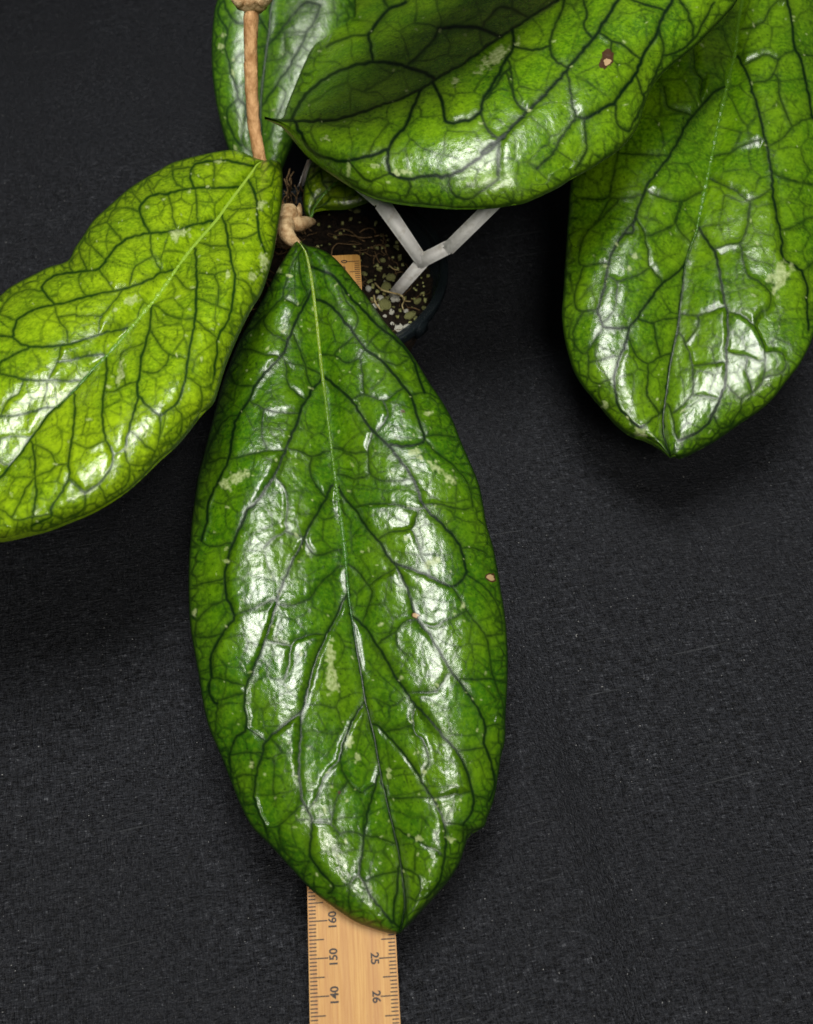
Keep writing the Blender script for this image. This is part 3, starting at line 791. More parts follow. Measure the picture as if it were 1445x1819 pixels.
vm = expand([
 (A_, 3.4, [[(545,240),(520,290),(480,370),(450,450),(420,520),(360,580),(310,640),(285,690),(260,740),(225,790),(205,850),(195,930),(190,965),(150,1050),(120,1110),(95,1170),(92,1240),(75,1300)],
   [(585,620),(540,690),(510,740),(480,820),(450,890),(430,940),(405,1000),(380,1050),(340,1110),(300,1165),(270,1190),(240,1258),(205,1338),(180,1418),(172,1498),(180,1578),(212,1648),(165,1718),(130,1778),(110,1838),(110,1918),(100,1978),(130,2028)],
   [(545,130),(600,150),(650,180),(690,230),(740,290),(790,340),(850,400),(920,450),(980,520)],
   [(590,280),(640,310),(690,370),(740,430),(785,490),(840,530),(890,580),(940,640),(980,690),(1000,750),(1025,820),(1040,880),(1020,900),(960,912),(890,908)],
   [(620,620),(660,660),(720,710),(760,770),(810,840),(860,890),(900,930),(940,980),(980,1040),(1010,1100),(1032,1168),(1100,1238),(1160,1298),(1200,1358),(1215,1428),(1220,1473),(1160,1523),(1080,1488),(1000,1453),(910,1423)]]),
 (A_, 2.3, [[(420,520),(350,515),(270,490),(230,510),(190,580)], [(420,520),(440,570),(440,630),(470,670),(515,705)], [(505,60),(470,110),(440,190),(425,260),(470,290),(500,300),(540,240)],
   [(425,260),(360,330),(300,390),(250,440)], [(490,80),(500,180),(530,250)], [(360,330),(340,370),(370,420),(410,440)], [(430,930),(350,935),(270,950),(195,970)], [(440,920),(500,935),(550,955),(600,940)], [(550,955),(545,1040)],
   [(385,1040),(415,1075),(435,1110),(445,1168),(440,1228),(435,1283),(380,1313),(340,1358)], [(435,1283),(515,1308)], [(285,720),(350,755),(420,765),(480,770)], [(440,550),(500,560),(540,575),(590,600)],
   [(470,430),(500,500),(520,560),(530,620)], [(215,640),(270,650),(310,640)], [(205,780),(160,810),(120,880),(90,940),(95,985),(150,965),(195,965)], [(330,860),(350,920)],
   [(790,480),(810,450),(850,410)], [(980,690),(1040,680),(1090,695),(1130,720)], [(785,490),(760,520),(770,600),(775,680)], [(760,530),(700,550),(650,520),(605,515)], [(850,540),(920,560),(960,540)], [(740,430),(690,470),(650,510)],
   [(680,230),(700,280),(740,330),(750,370),(730,420)], [(720,710),(770,690),(820,700),(860,715),(920,680)], [(810,860),(795,930),(800,1030),(830,1050),(870,1065)], [(660,920),(720,940),(790,935)],
   [(1040,880),(1080,930),(1130,970),(1180,1010),(1230,1080)], [(1040,870),(1110,865),(1170,870)], [(690,1040),(740,1055),(800,1035)], [(860,720),(880,770),(860,810)]]),
 (B_, 3.2, [[(660,10),(700,70),(740,110),(780,180),(830,240),(880,310),(910,345),(940,400),(970,470),(990,540),(1010,590),(1060,650),(1100,720),(1140,790),(1190,860),(1240,930),(1280,990),(1302,1060),(1300,1130),(1330,1210),(1345,1310)],
   [(720,570),(770,610),(820,680),(870,760),(910,830),(950,890),(990,950),(1040,1000),(1100,1072),(1160,1140),(1200,1200),(1230,1270),(1250,1350),(1250,1420),(1215,1470)],
   [(635,10),(600,80),(560,150),(520,220),(490,290),(460,350),(430,410),(410,470),(390,540),(365,620),(340,690),(310,770),(285,830),(262,890),(258,960),(264,1060),(215,1110),(190,1180),(190,1210)],
   [(695,490),(660,560),(620,640),(590,700),(560,780),(540,860),(520,930),(505,985),(440,1040),(380,1090),(345,1125),(330,1180),(310,1250),(300,1320),(300,1380),(330,1450),(350,1500)],
   [(505,985),(500,1080),(495,1180),(495,1280),(505,1370),(530,1420),(550,1470),(545,1540),(545,1620),(600,1700),(640,1740),(640,1770)],
   [(785,930),(760,970),(730,1020),(710,1060),(690,1120),(670,1200)]]),
 (B_, 2.3, [[(740,100),(820,85),(900,90),(1010,110),(1035,90)], [(840,240),(890,210),(980,195),(1000,150),(1010,120)], [(980,195),(1010,250),(1030,320),(1060,370)], [(710,350),(760,390),(800,440),(840,410)], [(800,440),(810,490)],
   [(1000,590),(950,600),(915,640),(870,670)], [(915,640),(920,700),(960,740)], [(1010,600),(1080,620),(1120,600)], [(1165,450),(1200,510),(1250,590),(1300,650),(1320,720),(1330,800),(1340,850),(1370,920),(1385,980)],
   [(1220,395),(1280,430),(1330,480),(1370,560)], [(1200,280),(1260,280),(1310,300)], [(1035,90),(1110,90),(1200,110),(1250,100)], [(1310,660),(1380,650)], [(1330,770),(1390,765)], [(1190,850),(1260,850),(1340,850),(1400,855)],
   [(1140,830),(1100,890),(1080,905),(980,905)], [(995,950),(990,1020),(995,1080),(1030,1110),(1050,1170),(1060,1210)],
   [(400,495),(340,520),(270,550),(212,572)], [(520,250),(545,290),(570,310),(620,300)], [(400,525),(450,530),(510,510),(550,490),(580,440),(620,400),(670,360)], [(340,680),(400,690),(450,700)],
   [(610,655),(540,655),(480,680),(455,720),(450,780),(430,850)], [(60,240),(120,270),(190,255)], [(30,440),(90,430),(165,410)], [(45,600),(100,540),(180,500)], [(40,660),(100,665),(150,650)], [(100,900),(140,940),(250,910)],
   [(140,940),(135,1000),(130,1060),(125,1110),(130,1160)], [(110,840),(160,850)]]),
 (C_, 3.0, [[(830,70),(870,110),(920,160),(970,220),(1010,280),(1050,350),(1090,410),(1120,480),(1130,550),(1130,620),(1120,690),(1100,760),(1050,820)],
   [(838,280),(820,350),(800,420),(785,490),(775,560),(765,640),(755,715),(780,760),(820,830),(870,890),(910,935)], [(925,690),(920,780),(905,860),(905,930)]]),
 (C_, 2.3, [[(265,80),(310,110),(345,135)], [(870,100),(930,85),(990,70)], [(910,385),(1000,385),(1080,385),(1150,375),(1240,360)], [(920,520),(980,555),(1040,590),(1100,620)], [(1010,720),(1020,780),(1000,830)], [(1130,495),(1180,500),(1220,505)],
   [(960,815),(1000,830),(1050,820)], [(1190,180),(1250,175),(1300,165)], [(1300,80),(1350,65),(1390,70)], [(1250,370),(1310,390),(1335,420)], [(1245,440),(1290,450),(1310,480)], [(1220,500),(1225,550)], [(1120,640),(1200,640)], [(1100,770),(1140,740)],
   [(190,200),(240,190)], [(190,200),(180,160),(150,180)], [(200,300),(250,285),(300,290)], [(235,350),(240,410),(300,410)], [(345,515),(400,510),(440,480),(490,430)], [(410,510),(410,570),(430,620),(480,660),(540,660)], [(350,530),(370,600)], [(540,660),(520,700),(510,740)],
   [(640,760),(620,800)], [(550,490),(600,490),(640,510),(670,540)], [(640,765),(700,765),(760,715)], [(670,220),(620,270),(590,330),(570,390)], [(670,220),(700,300),(740,350),(770,360),(810,330)], [(755,715),(720,750),(710,820),(720,880)],
   [(660,380),(640,450),(630,500)], [(775,550),(830,555),(880,575)], [(670,545),(710,530),(770,550)], [(840,720),(900,710),(930,700)], [(960,830),(960,930)]]),
])
_am = arch(.0088, .0082, .58, .0020)
def h_main(u, v):
    return .0030 + .0085 * np.sin(math.pi * np.clip(v, 0, 1)) ** .8 + .009 * np.clip(1 - v / .22, 0, 1) ** 2 + _am(u) * np.clip(np.sin(math.pi * v), 0, 1) ** .5 - .0012 * np.clip((v - .9) / .1, 0, 1)
fl_main = [(588, 1180, 7, 30, 5), (592, 1215, 9, 18, 10), (621, 1322, 6, 11, 12), (636, 1345, 5, 8, 20), (800, 1490, 7, 5, 40), (745, 1490, 9, 4, 40), (735, 803, 9, 6, 0), (775, 830, 14, 6, 35), (798, 850, 12, 9, 40), (762, 735, 6, 5, 0), (760, 1000, 5, 3, 0),
           (420, 850, 10, 26, 60), (494, 478, 8, 5, 60), (515, 490, 6, 3, 20), (345, 1088, 4, 6, 0), (447, 1360, 5, 6, 20), (755, 1370, 7, 4, -30), (748, 815, 5, 3, 0), (723, 957, 5, 3, 0), (536, 1165, 5, 3, 70), (690, 1375, 4, 8, 0)]
leaf_main, G_main = build_leaf(plant, 'big dark green leaf drooping over the ruler', mL, mR, mM, vm, RULER_PLANE, h_main, 150, 620, M_MAIN,
    fl_main, [(737, 1093, 7, 5, 20, .95), (872, 1025, 9, 7, 10, .85), (716, 732, 5, 4, 0, .25), (603, 1408, 4, 3, 0, .3)], 190, 1, .68, 30.0, .00014, .055,
    ribcol=[(0, PALE), (.14, PALE), (.24, MIDG), (.42, (.045, .13, .01)), (.55, (.02, .09, .01)), (1, DARKR)], ribr=(.00075, .00048), dark0=.48)

# ---- the lime green leaf beside it
S2 = 520 / 1445
D_, E_ = T(250, S2, 0), T(580, S2, 0)
lL = [(470, 285)] + D_([(1240,70),(1190,45),(1130,38),(1060,48),(980,65),(900,85),(840,105),(780,140),(710,180),(640,225),(580,275),(520,330),(460,385),(410,460),(365,525),(345,570),(310,595),(240,615),(170,650),(100,685),(40,720),(0,755)]) + [(-50, 560), (-100, 640), (-140, 760), (-152, 880), (-140, 985)]
lR = [(470, 285)] + D_([(1340,90),(1375,95),(1392,130),(1395,200),(1390,300),(1375,400),(1355,520),(1330,620),(1290,740),(1240,820),(1190,920),(1150,1010)]) + E_([(1110,190),(1080,290),(1050,370),(990,430),(930,510),(860,590),(780,660),(700,740),(620,810),(530,870),(440,920),(340,960),(240,1000),(140,1025),(60,1045),(0,1055)]) + [(-40, 962), (-100, 975), (-140, 985)]
lM = [(470, 285)] + D_([(1270,115),(1240,160),(1180,240),(1120,320),(1070,390),(1000,470),(940,540),(880,620),(820,710),(760,790),(700,860),(650,920),(600,980)]) + E_([(530,140),(460,210),(380,300),(310,370),(240,430),(190,500),(140,570),(80,650),(20,720)]) + [(-30, 880), (-90, 940), (-140, 985)]
vl = expand([
 (D_, 3.2, [[(1250,125),(1170,108),(1100,95),(1000,105),(950,130),(940,180),(960,225)], [(1170,228),(1100,235),(1020,230),(940,238),(880,248),(830,262),(770,265),(725,285),(700,320),(690,350),(715,410),(740,450)],
   [(1050,395),(1000,405),(940,420),(880,440),(820,450),(750,455),(690,465),(630,485),(590,510),(550,555),(520,600),(490,635),(430,640),(370,650),(310,655),(250,675),(215,710),(210,740),(240,780),(270,805)],
   [(870,635),(820,645),(760,670),(700,700),(640,725),(570,740),(500,755),(430,770),(360,790),(300,805),(240,815),(180,830),(120,860),(80,890),(65,960)],
   [(655,920),(590,935),(510,950),(430,980),(350,1000),(260,1015),(170,1018),(110,1005),(60,970),(0,965)],
   [(1100,380),(1120,440),(1130,520),(1145,600),(1160,680),(1155,760),(1140,840),(1120,900),(1080,960),(1070,1010),(1075,1050),(1060,1110),(1060,1150)], [(1230,200),(1260,260),(1270,340),(1275,420),(1290,490),(1310,550)],
   [(965,540),(970,620),(970,700),(970,780),(965,860),(955,940),(940,1010),(930,1077),(920,1167),(900,1237),(860,1307),(790,1352),(740,1317),(680,1257)],
   [(750,830),(740,920),(720,1000),(700,1067),(695,1137),(680,1217),(680,1267),(660,1347),(640,1417),(620,1507),(620,1537)]]),
 (D_, 2.3, [[(690,350),(640,335),(590,330),(550,350),(530,400)], [(1055,110),(1060,170),(1055,225)], [(840,100),(850,140),(860,190),(890,225),(910,235)], [(730,200),(745,250),(760,265)], [(850,140),(930,130)], [(830,265),(850,330),(855,390),(875,435)], [(965,240),(970,300),(975,370)],
   [(700,310),(650,255),(610,250)], [(530,400),(560,440),(600,490)], [(530,400),(490,410),(440,430),(415,480),(460,530),(520,580)], [(415,480),(390,520),(395,560),(420,610)], [(745,455),(745,520),(755,570),(790,630)], [(755,570),(700,600),(660,635)], [(340,600),(360,640)],
   [(490,635),(520,680),(560,730)], [(400,660),(390,700),(420,760)], [(0,855),(40,870),(80,885)], [(210,740),(150,735),(90,745),(30,790),(5,840)], [(595,755),(560,800),(510,860),(490,900),(490,945)], [(270,810),(285,880),(330,930),(335,990)], [(335,860),(410,865),(490,865)],
   [(1345,110),(1355,150),(1340,220),(1300,240),(1265,260)], [(1150,340),(1200,335),(1260,330)], [(1270,330),(1340,380)], [(1150,480),(1210,480),(1275,450)], [(1140,630),(1060,660),(990,655)], [(1060,665),(1080,720)], [(1155,670),(1230,710),(1250,780)], [(1040,520),(1110,520)],
   [(980,780),(1040,800),(1110,830)], [(970,890),(1030,940),(1070,970)], [(880,680),(920,730),(960,730)], [(780,820),(830,860),(890,880),(960,880)]]),
 (E_, 3.0, [[(130,110),(70,140),(0,180)], [(510,140),(440,145),(380,160),(300,175)], [(390,265),(310,268),(230,265),(150,265),(90,255),(0,235)], [(290,395),(220,405),(140,425),(70,440),(0,445)],
   [(530,170),(525,240),(515,320),(505,400),(510,480),(520,540),(550,620),(560,650),(540,710),(490,775),(420,815),(350,760)], [(370,340),(370,420),(365,500),(355,580),(340,670),(345,740),(310,810),(255,890),(250,940)], [(160,580),(170,650),(175,740),(180,830),(165,930)]]),
 (E_, 2.3, [[(300,105),(285,170),(260,220),(240,265)], [(230,270),(235,310),(220,350),(240,400)], [(105,295),(90,330),(40,365)], [(130,545),(60,540),(0,555)], [(50,680),(0,665)], [(920,250),(960,270),(1000,300),(1040,290),(1060,230)], [(990,300),(1000,370),(970,420)], [(870,400),(900,450),(890,520),(860,560)],
   [(745,25),(790,90),(835,135),(920,160)], [(835,135),(820,190),(760,230),(700,220)], [(690,90),(640,110),(600,130),(600,190)], [(555,640),(620,600)], [(680,270),(620,290),(560,320),(510,320)], [(790,440),(790,510),(780,580),(750,650),(740,680)], [(690,550),(720,590),(760,610)], [(620,620),(640,680),(740,680)],
   [(490,775),(520,830),(530,870)], [(640,680),(640,740),(620,780)], [(740,680),(790,640)], [(345,745),(415,815),(410,900)], [(250,620),(280,680),(340,675)], [(370,575),(440,600),(500,570)], [(175,740),(130,800),(90,890)], [(0,900),(40,930),(90,955),(160,940),(250,930),(330,945)], [(90,960),(80,1010)], [(160,950),(155,1000)], [(180,740),(250,710)]]),
])
_al = arch(.0062, .0062, .56, .0040)
def h_left(u, v):
    return .010 * np.sin(math.pi * np.clip(v, 0, 1)) + _al(u) * np.clip(np.sin(math.pi * v), 0, 1) ** .5
LP = (.100, .06, -.05)
leaf_left, G_left = build_leaf(plant, 'bright lime green leaf beside the bare brown stem', lL, lR, lM, vl, LP, h_left, 115, 430, M_LEFT,
    [(322, 415, 17, 9, -20), (235, 535, 14, 7, -35), (468, 465, 6, 18, 5), (448, 492, 8, 10, 20), (465, 365, 7, 7, 0), (215, 662, 6, 16, 10), (336, 340, 6, 4, 0), (390, 287, 7, 3, 0), (338, 550, 5, 3, 0), (207, 553, 6, 3, -30)], [], 90, 2, .6, 26.0, .00014, .055,
    ribcol=[(0, (.24, .36, .04)), (.35, (.20, .34, .03)), (.5, (.07, .17, .02)), (.62, (.02, .09, .01)), (1, (.02, .09, .01))], ribr=(.00075, .0006), dark0=.52)

# ---- the leaf raised over the pot
SF, SG = 600 / 1445, 585 / 1445
F_, G_ = T(0, SF, 360), T(0, SG, 860)
tL = [(470, 207), (488, 209), (503, 207), (509, 187), (522, 154), (538, 116), (555, 79), (568, 46), (584, 21), (601, 0), (640, -50), (720, -115), (830, -170), (960, -215), (1100, -240), (1220, -245), (1300, -230)]
tR = [(470, 207), (485, 213), (498, 219), (518, 241), (543, 270), (568, 291), (597, 311), (630, 332), (667, 349), (713, 359), (754, 363), (800, 367), (838, 367), (879, 365), (910, 360), (933, 356), (965, 342), (994, 328), (1018, 312), (1042, 300), (1075, 279), (1099, 263), (1119, 243), (1137, 215), (1145, 186), (1160, 150), (1180, 125), (1208, 101), (1237, 77), (1261, 53), (1289, 24), (1309, 0), (1338, -60), (1350, -130), (1335, -195), (1300, -230)]
tM = [(470, 207), (503, 213), (551, 215), (592, 212), (634, 201), (675, 187), (717, 172), (750, 156), (779, 137), (817, 116), (850, 93), (884, 69), (908, 53), (941, 30), (977, 8), (1040, -38), (1120, -100), (1210, -170), (1300, -230)]
vt = expand([
 (F_, 4.2, [[(970,320),(900,295),(830,275),(750,265),(680,275),(600,295),(540,325),(480,370),(430,420)], [(730,265),(720,200),(715,150),(760,80),(800,40),(870,10)], [(930,390),(900,460),(870,530),(830,580),(800,630),(795,700),(800,740)],
   [(795,640),(740,660),(660,680),(590,690),(520,670),(460,640)], [(800,740),(880,765),(960,755),(1060,750),(1120,720),(1200,660),(1290,590)], [(1330,200),(1290,270),(1250,350),(1200,430),(1190,480),(1120,520),(1040,520),(1030,450)], [(1270,155),(1200,125),(1120,115),(1020,120)]]),
 (F_, 2.8, [[(715,150),(640,155),(570,180),(530,200)], [(800,40),(780,10),(760,-40)], [(1010,120),(990,170),(960,200),(880,280)], [(800,740),(760,760),(700,770)], [(880,765),(890,800),(870,840)], [(1060,750),(1055,800),(1090,840)], [(1270,600),(1270,680),(1265,760),(1220,800),(1140,850)], [(1190,480),(1220,550),(1260,590)], [(1310,330),(1340,430),(1390,480)], [(1230,70),(1290,30)]]),
 (G_, 4.4, [[(590,0),(530,90),(480,170),(420,240),(360,310),(280,400),(200,480),(130,550),(70,610),(0,660)], [(440,520),(500,490),(580,440),(630,370),(670,310),(700,240),(750,160),(790,60),(830,0),(860,-60)]]),
 (G_, 3.0, [[(590,0),(660,-120),(740,-220)], [(370,330),(380,400),(390,470),(405,510),(370,560),(330,620),(300,680),(230,740)], [(520,150),(560,180),(620,200),(660,240)], [(560,185),(555,230)], [(440,520),(405,510)], [(440,525),(445,600),(450,660),(400,740)], [(670,330),(690,390),(700,440)], [(580,450),(580,520),(600,560),(640,570)],
   [(770,140),(790,220),(760,310),(720,390)], [(800,240),(860,220),(920,170),(970,80),(1010,10)], [(920,170),(910,100),(880,30),(860,0)], [(350,20),(310,120),(290,200),(310,260),(350,290)], [(290,200),(230,220)], [(120,290),(80,330),(30,410),(0,440)], [(120,320),(130,420),(170,480)], [(0,540),(40,600)], [(450,60),(440,120),(470,160)], [(680,10),(750,30),(790,40)], [(70,620),(60,700),(60,760)]]),
])
_at = arch(.0030, .0050, .55, .0030)
def h_top(u, v):
    return .006 * np.sin(math.pi * v) - np.where(u < 0, .085 * np.sin(math.pi * np.clip(v * .96 + .02, 0, 1)) ** 1.2, .010 * np.sin(math.pi * np.clip(v * .96 + .02, 0, 1)) ** .6) * np.abs(u) ** np.where(u < 0, 1.08, 1.5) + _at(u) * np.clip(np.sin(math.pi * v), 0, 1) ** .5
TP = (.092, .12, .06)
leaf_top, G_top = build_leaf(plant, 'broad green leaf with a brown spot raised over the pot', tL, tR, tM, vt, TP, h_top, 115, 480, M_TOP,
    [(880, 100, 34, 9, -38), (716, 305, 14, 6, 0), (619, 300, 4, 12, 0), (666, 294, 6, 4, 0), (580, 247, 6, 4, 0), (810, 145, 5, 9, 30), (690, 325, 5, 3, 0)], [(1077, 107, 12, 17, 15, .42), (1079, 108, 6, 9, 15, .95)], 60, 3, .55, 34.0, .00014, .035, scale=1.05,
    dark0=0.0)

# ---- the leaf hanging at the side
H_ = T(360, 465 / 1445, 980)
rL = [(1350, -185), (1280, -140), (1200, -70), (1130, 20), (1075, 110), (1040, 200), (1022, 270), (1014, 324), (1010, 376), (1007, 424), (1004, 473), (1002, 514), (999, 553), (1003, 592), (1011, 627), (1022, 659), (1038, 685), (1057, 707), (1076, 730), (1096, 753), (1121, 772), (1147, 781), (1167, 791), (1180, 801), (1192, 810)]
rR = [(1350, -185), (1400, -150), (1436, -90), (1456, 0), (1468, 90), (1476, 200), (1481, 340), (1476, 450), (1463, 540), (1445, 598), (1437, 617), (1421, 646), (1398, 675), (1376, 704), (1350, 727), (1321, 746), (1295, 765), (1270, 782), (1247, 794), (1225, 806), (1208, 812), (1199, 808), (1192, 810)]
rM = [(1350, -185), (1338, -100), (1319, 0), (1311, 44), (1307, 89), (1297, 130), (1285, 182), (1275, 227), (1267, 267), (1257, 316), (1247, 364)] + H_([(815,80),(800,160),(770,240),(742,330),(725,450),(710,570),(695,680),(675,790),(655,890),(640,1000),(625,1100),(615,1200),(625,1300)]) + [(1192, 810)]
vr = expand([
 (H_, 3.4, [[(735,340),(690,390),(620,440),(570,500),(520,570),(470,640),(430,690),(420,740),(390,830),(360,900),(345,970),(355,1060),(370,1130),(420,1180),(480,1240)], [(430,690),(360,695),(285,685),(270,630),(255,590),(280,520),(300,440),(310,360),(320,310),(370,210),(430,130),(470,90)],
   [(815,140),(860,210),(900,270),(920,340),(940,440),(955,530),(970,600),(975,700),(970,800),(965,900),(960,1000),(930,1080),(900,1150),(860,1220),(800,1270),(720,1310)], [(1230,0),(1250,110),(1270,200),(1275,300),(1330,340),(1380,380),(1410,450),(1410,560),(1420,700)]]),
 (H_, 2.4, [[(310,330),(240,340),(180,350),(150,330),(160,250),(190,170),(250,110),(320,40),(360,0)], [(470,90),(510,170),(530,260),(540,350),(580,390),(610,440)], [(540,360),(470,400)], [(620,150),(550,180)], [(720,10),(690,80),(690,130),(720,170)], [(180,350),(150,430),(130,500),(130,570),(180,600),(250,590)], [(180,600),(140,660),(120,720),(140,800),(190,830),(240,750),(280,690)],
   [(200,830),(205,900),(210,970),(260,1000),(340,970)], [(265,1000),(260,1060)], [(430,750),(460,830),(490,870),(540,890),(600,850),(650,830)], [(535,890),(530,960),(525,1050),(540,1080)], [(500,650),(560,665),(620,640),(690,640)], [(570,670),(570,720)], [(215,880),(280,865),(350,845)], [(300,1130),(370,1120)], [(510,1230),(560,1190),(620,1150)], [(360,440),(360,520),(340,600),(300,650)],
   [(900,260),(960,235),(1040,220),(1070,170),(1085,90),(1095,0)], [(970,600),(1040,620),(1110,670),(1140,720),(1170,790),(1180,870),(1170,970),(1130,1030),(1050,1090)], [(1120,670),(1150,610),(1200,580),(1210,500),(1140,430),(1080,400),(1060,320),(1045,230)], [(730,615),(810,625),(880,600),(950,575)], [(805,625),(810,680)], [(700,710),(740,780),(770,860),(780,940),(780,1050),(740,1100),(710,1130)],
   [(780,900),(860,890),(950,880)], [(780,1060),(830,1070),(860,1070)], [(1385,380),(1445,330)], [(1270,155),(1340,130),(1400,90),(1445,80)], [(970,1010),(1030,1070),(1050,1090),(1040,1150),(1010,1190)], [(900,1190),(930,1240),(990,1230)], [(985,830),(1070,850),(1150,870)], [(1080,860),(1075,930)], [(1180,830),(1250,820),(1290,860),(1280,930)], [(1415,650),(1445,640)], [(640,1110),(670,1180),(680,1280),(700,1310)]]),
 (G_, 3.4, [[(1020,400),(960,460),(900,530),(850,620),(800,700),(740,780),(690,870),(670,940),(655,988),(650,1020)], [(1110,250),(1150,310),(1180,400),(1205,490),(1225,580),(1245,660),(1260,740),(1265,830),(1275,900)], [(1330,0),(1350,80),(1360,190),(1390,260),(1415,370),(1430,450),(1445,520)]]),
 (G_, 2.4, [[(790,380),(810,470),(870,490)], [(920,220),(930,310),(960,350),(950,420)], [(560,870),(640,870),(690,855)], [(430,870),(540,870),(560,800),(575,740),(590,660)], [(550,880),(510,950),(480,988)], [(740,850),(790,870),(870,885),(940,845)], [(860,880),(850,940),(830,988)], [(730,680),(800,680)], [(1265,760),(1340,790),(1440,810)], [(1080,670),(1130,640),(1220,610)], [(1090,830),(1130,860),(1170,880),(1255,835)], [(1170,880),(1165,950)],
   [(1320,600),(1360,550),(1430,520)], [(1370,215),(1300,250),(1280,300),(1250,350),(1190,360)], [(1290,350),(1300,430)], [(1120,130),(1180,120),(1230,90),(1260,30),(1300,0)], [(1390,240),(1445,245)], [(1190,260),(1240,240),(1290,260)]]),
])
_ar = arch(.0065, .0075, .58, .0040)
def h_right(u, v):
    return .006 * np.sin(math.pi * v) + .012 * np.exp(-((v - .74) / .10) ** 2) * np.clip(u, 0, 1) ** 3 + _ar(u) * np.clip(np.sin(math.pi * v), 0, 1) ** .5
RP = (-.004, .02, .20)
leaf_right, G_right = build_leaf(plant, 'glossy green leaf with a pointed tip hanging beyond the pot', rL, rR, rM, vr, RP, h_right, 110, 460, M_RIGHT,
    [(1127, 455, 5, 4, 0), (1386, 490, 14, 22, 10), (1140, 770, 12, 6, 20), (1075, 720, 5, 6, 0), (1118, 477, 3, 4, 0)], [], 90, 4, .6, 30.0, .00014, .055,
    ribcol=[(0, (.075, .16, .008)), (.55, (.06, .15, .008)), (.72, DARKR), (1, DARKR)], ribr=(.0010, .0006), dark0=.58)

# ---- the leaf behind the bare stem
J_ = T(0, 230 / 1395, 370)
bL = [(560, -120), (480, -115), (410, -60), (385, 0), (379, 33), (376, 75), (377, 125), (383, 174), (393, 220), (406, 262), (425, 300), (450, 325), (475, 338)]
bR = [(560, -120), (620, -60), (632, 20), (612, 100), (580, 160), (545, 200), (527, 235), (515, 262), (503, 292), (490, 320), (475, 338)]
bM = [(560, -120), (520, -60)] + J_([(700,0),(655,350),(625,550),(595,800),(572,1050),(566,1250),(575,1500)]) + [(468, 300), (475, 338)]
vb = expand([(J_, 3.0, [[(1060,30),(900,180),(790,330),(650,480)], [(1210,60),(1160,200),(1060,350),(1010,480),(930,620),(880,720),(750,900),(620,1090),(560,1150)], [(540,130),(600,270),(650,350)], [(100,100),(150,250),(210,330),(180,450),(190,560),(240,700),(240,790),(300,950),(330,1060),(400,1150)], [(310,1080),(220,1160),(200,1250),(240,1400),(340,1560)], [(170,0),(230,160),(290,230),(340,250)]]),
  (J_, 2.0, [[(210,330),(250,250)], [(360,580),(300,640),(240,690)], [(240,790),(150,800),(90,760),(40,680)], [(320,970),(380,900)], [(220,1160),(120,1120)], [(800,350),(920,350),(1050,340)], [(830,350),(830,540),(910,580)], [(1000,490),(1080,550)], [(910,680),(1000,720)], [(740,910),(820,970),(830,1060)], [(690,650),(770,640),(840,570)], [(720,1310),(680,1450),(590,1560)], [(370,1560),(400,1300)], [(900,1470),(780,1650)]])])
_ab = arch(.0040, .0045, .55, .0030)
BP = (-.190, -.10, .60)
leaf_back, G_back = build_leaf(plant, 'narrow green leaf behind the bare brown stem', bL, bR, bM, vb, BP, lambda u, v: .004 * np.sin(math.pi * v) + _ab(u) * np.sin(math.pi * v) ** .5, 60, 230, M_BACK,
    [(418, 262, 5, 4, 30), (395, 63, 4, 3, 0), (393, 85, 5, 5, 0), (414, 130, 3, 6, -30)], [], 30, 5, .5, 24.0, .0002, .035, dark0=0.0)

# ---- the small leaf tucked under
sL = [(552, 386), (541, 372), (539, 346), (543, 318), (553, 287), (575, 262), (610, 250), (650, 262), (690, 295)]
sR = [(552, 386), (558, 374), (580, 369), (613, 368), (639, 361), (662, 351), (682, 328), (690, 295)]
sM = [(552, 386), (560, 366), (578, 342), (600, 322), (640, 305), (690, 295)]
K_ = T(260, 240 / 1445, 480)
vsml = expand([(K_, 3.0, [[(480,560),(600,480),(680,400),(640,380)], [(430,660),(560,640)], [(540,260),(560,380),(600,440)], [(430,470),(400,380)]]), (K_, 2.2, [[(620,460),(630,540),(800,550),(920,520)], [(800,420),(810,540)], [(920,450),(900,530)], [(790,560),(790,610)], [(640,440),(760,420)]])])
leaf_small, G_small = build_leaf(plant, 'small bright leaf tucked under the raised leaf', sL, sR, sM, vsml, (-.062, .02, .40), lambda u, v: .003 * np.sin(math.pi * v) + .0016 * np.sin(math.pi * np.abs(u)) * np.sin(math.pi * v) ** .5 + .0, 45, 130, M_LEFT,
    [(585, 337, 3, 3, 0)], [], 6, 6, .4, 24.0, .00015, .03, ribcol=[(0, (.08, .20, .02)), (1, (.10, .25, .02))], ribr=(.0007, .0003), dark0=.8)

# ---- added leaf, unseen above the frame, placed there to shade the raised one
hL = [(470, -70), (500, -130), (580, -240), (720, -330), (880, -385), (1040, -400), (1160, -390)]
hR = [(470, -70), (530, -52), (640, -62), (760, -98), (880, -150), (1000, -220), (1100, -290), (1160, -390)]
hM = [(470, -70), (560, -115), (700, -190), (860, -275), (1010, -340), (1160, -390)]
vh = expand([(lambda L: L, 3.4, [[(600, -135), (640, -110), (700, -110)], [(760, -222), (800, -190), (860, -180)], [(640, -160), (660, -240), (720, -290)], [(860, -275), (850, -330), (900, -370)]])])
shade_leaf, G_shade = build_leaf(plant, 'added unseen leaf above the frame that shades the raised leaf', hL, hR, hM, vh, (.173, .0, .0), lambda u, v: .005 * np.sin(math.pi * v) + .003 * np.sin(math.pi * np.abs(u)) * np.sin(math.pi * v) ** .5, 40, 150, M_TOP,
    [], [], 10, 8, .5, 34.0, .0004, .05, dark0=0.0)

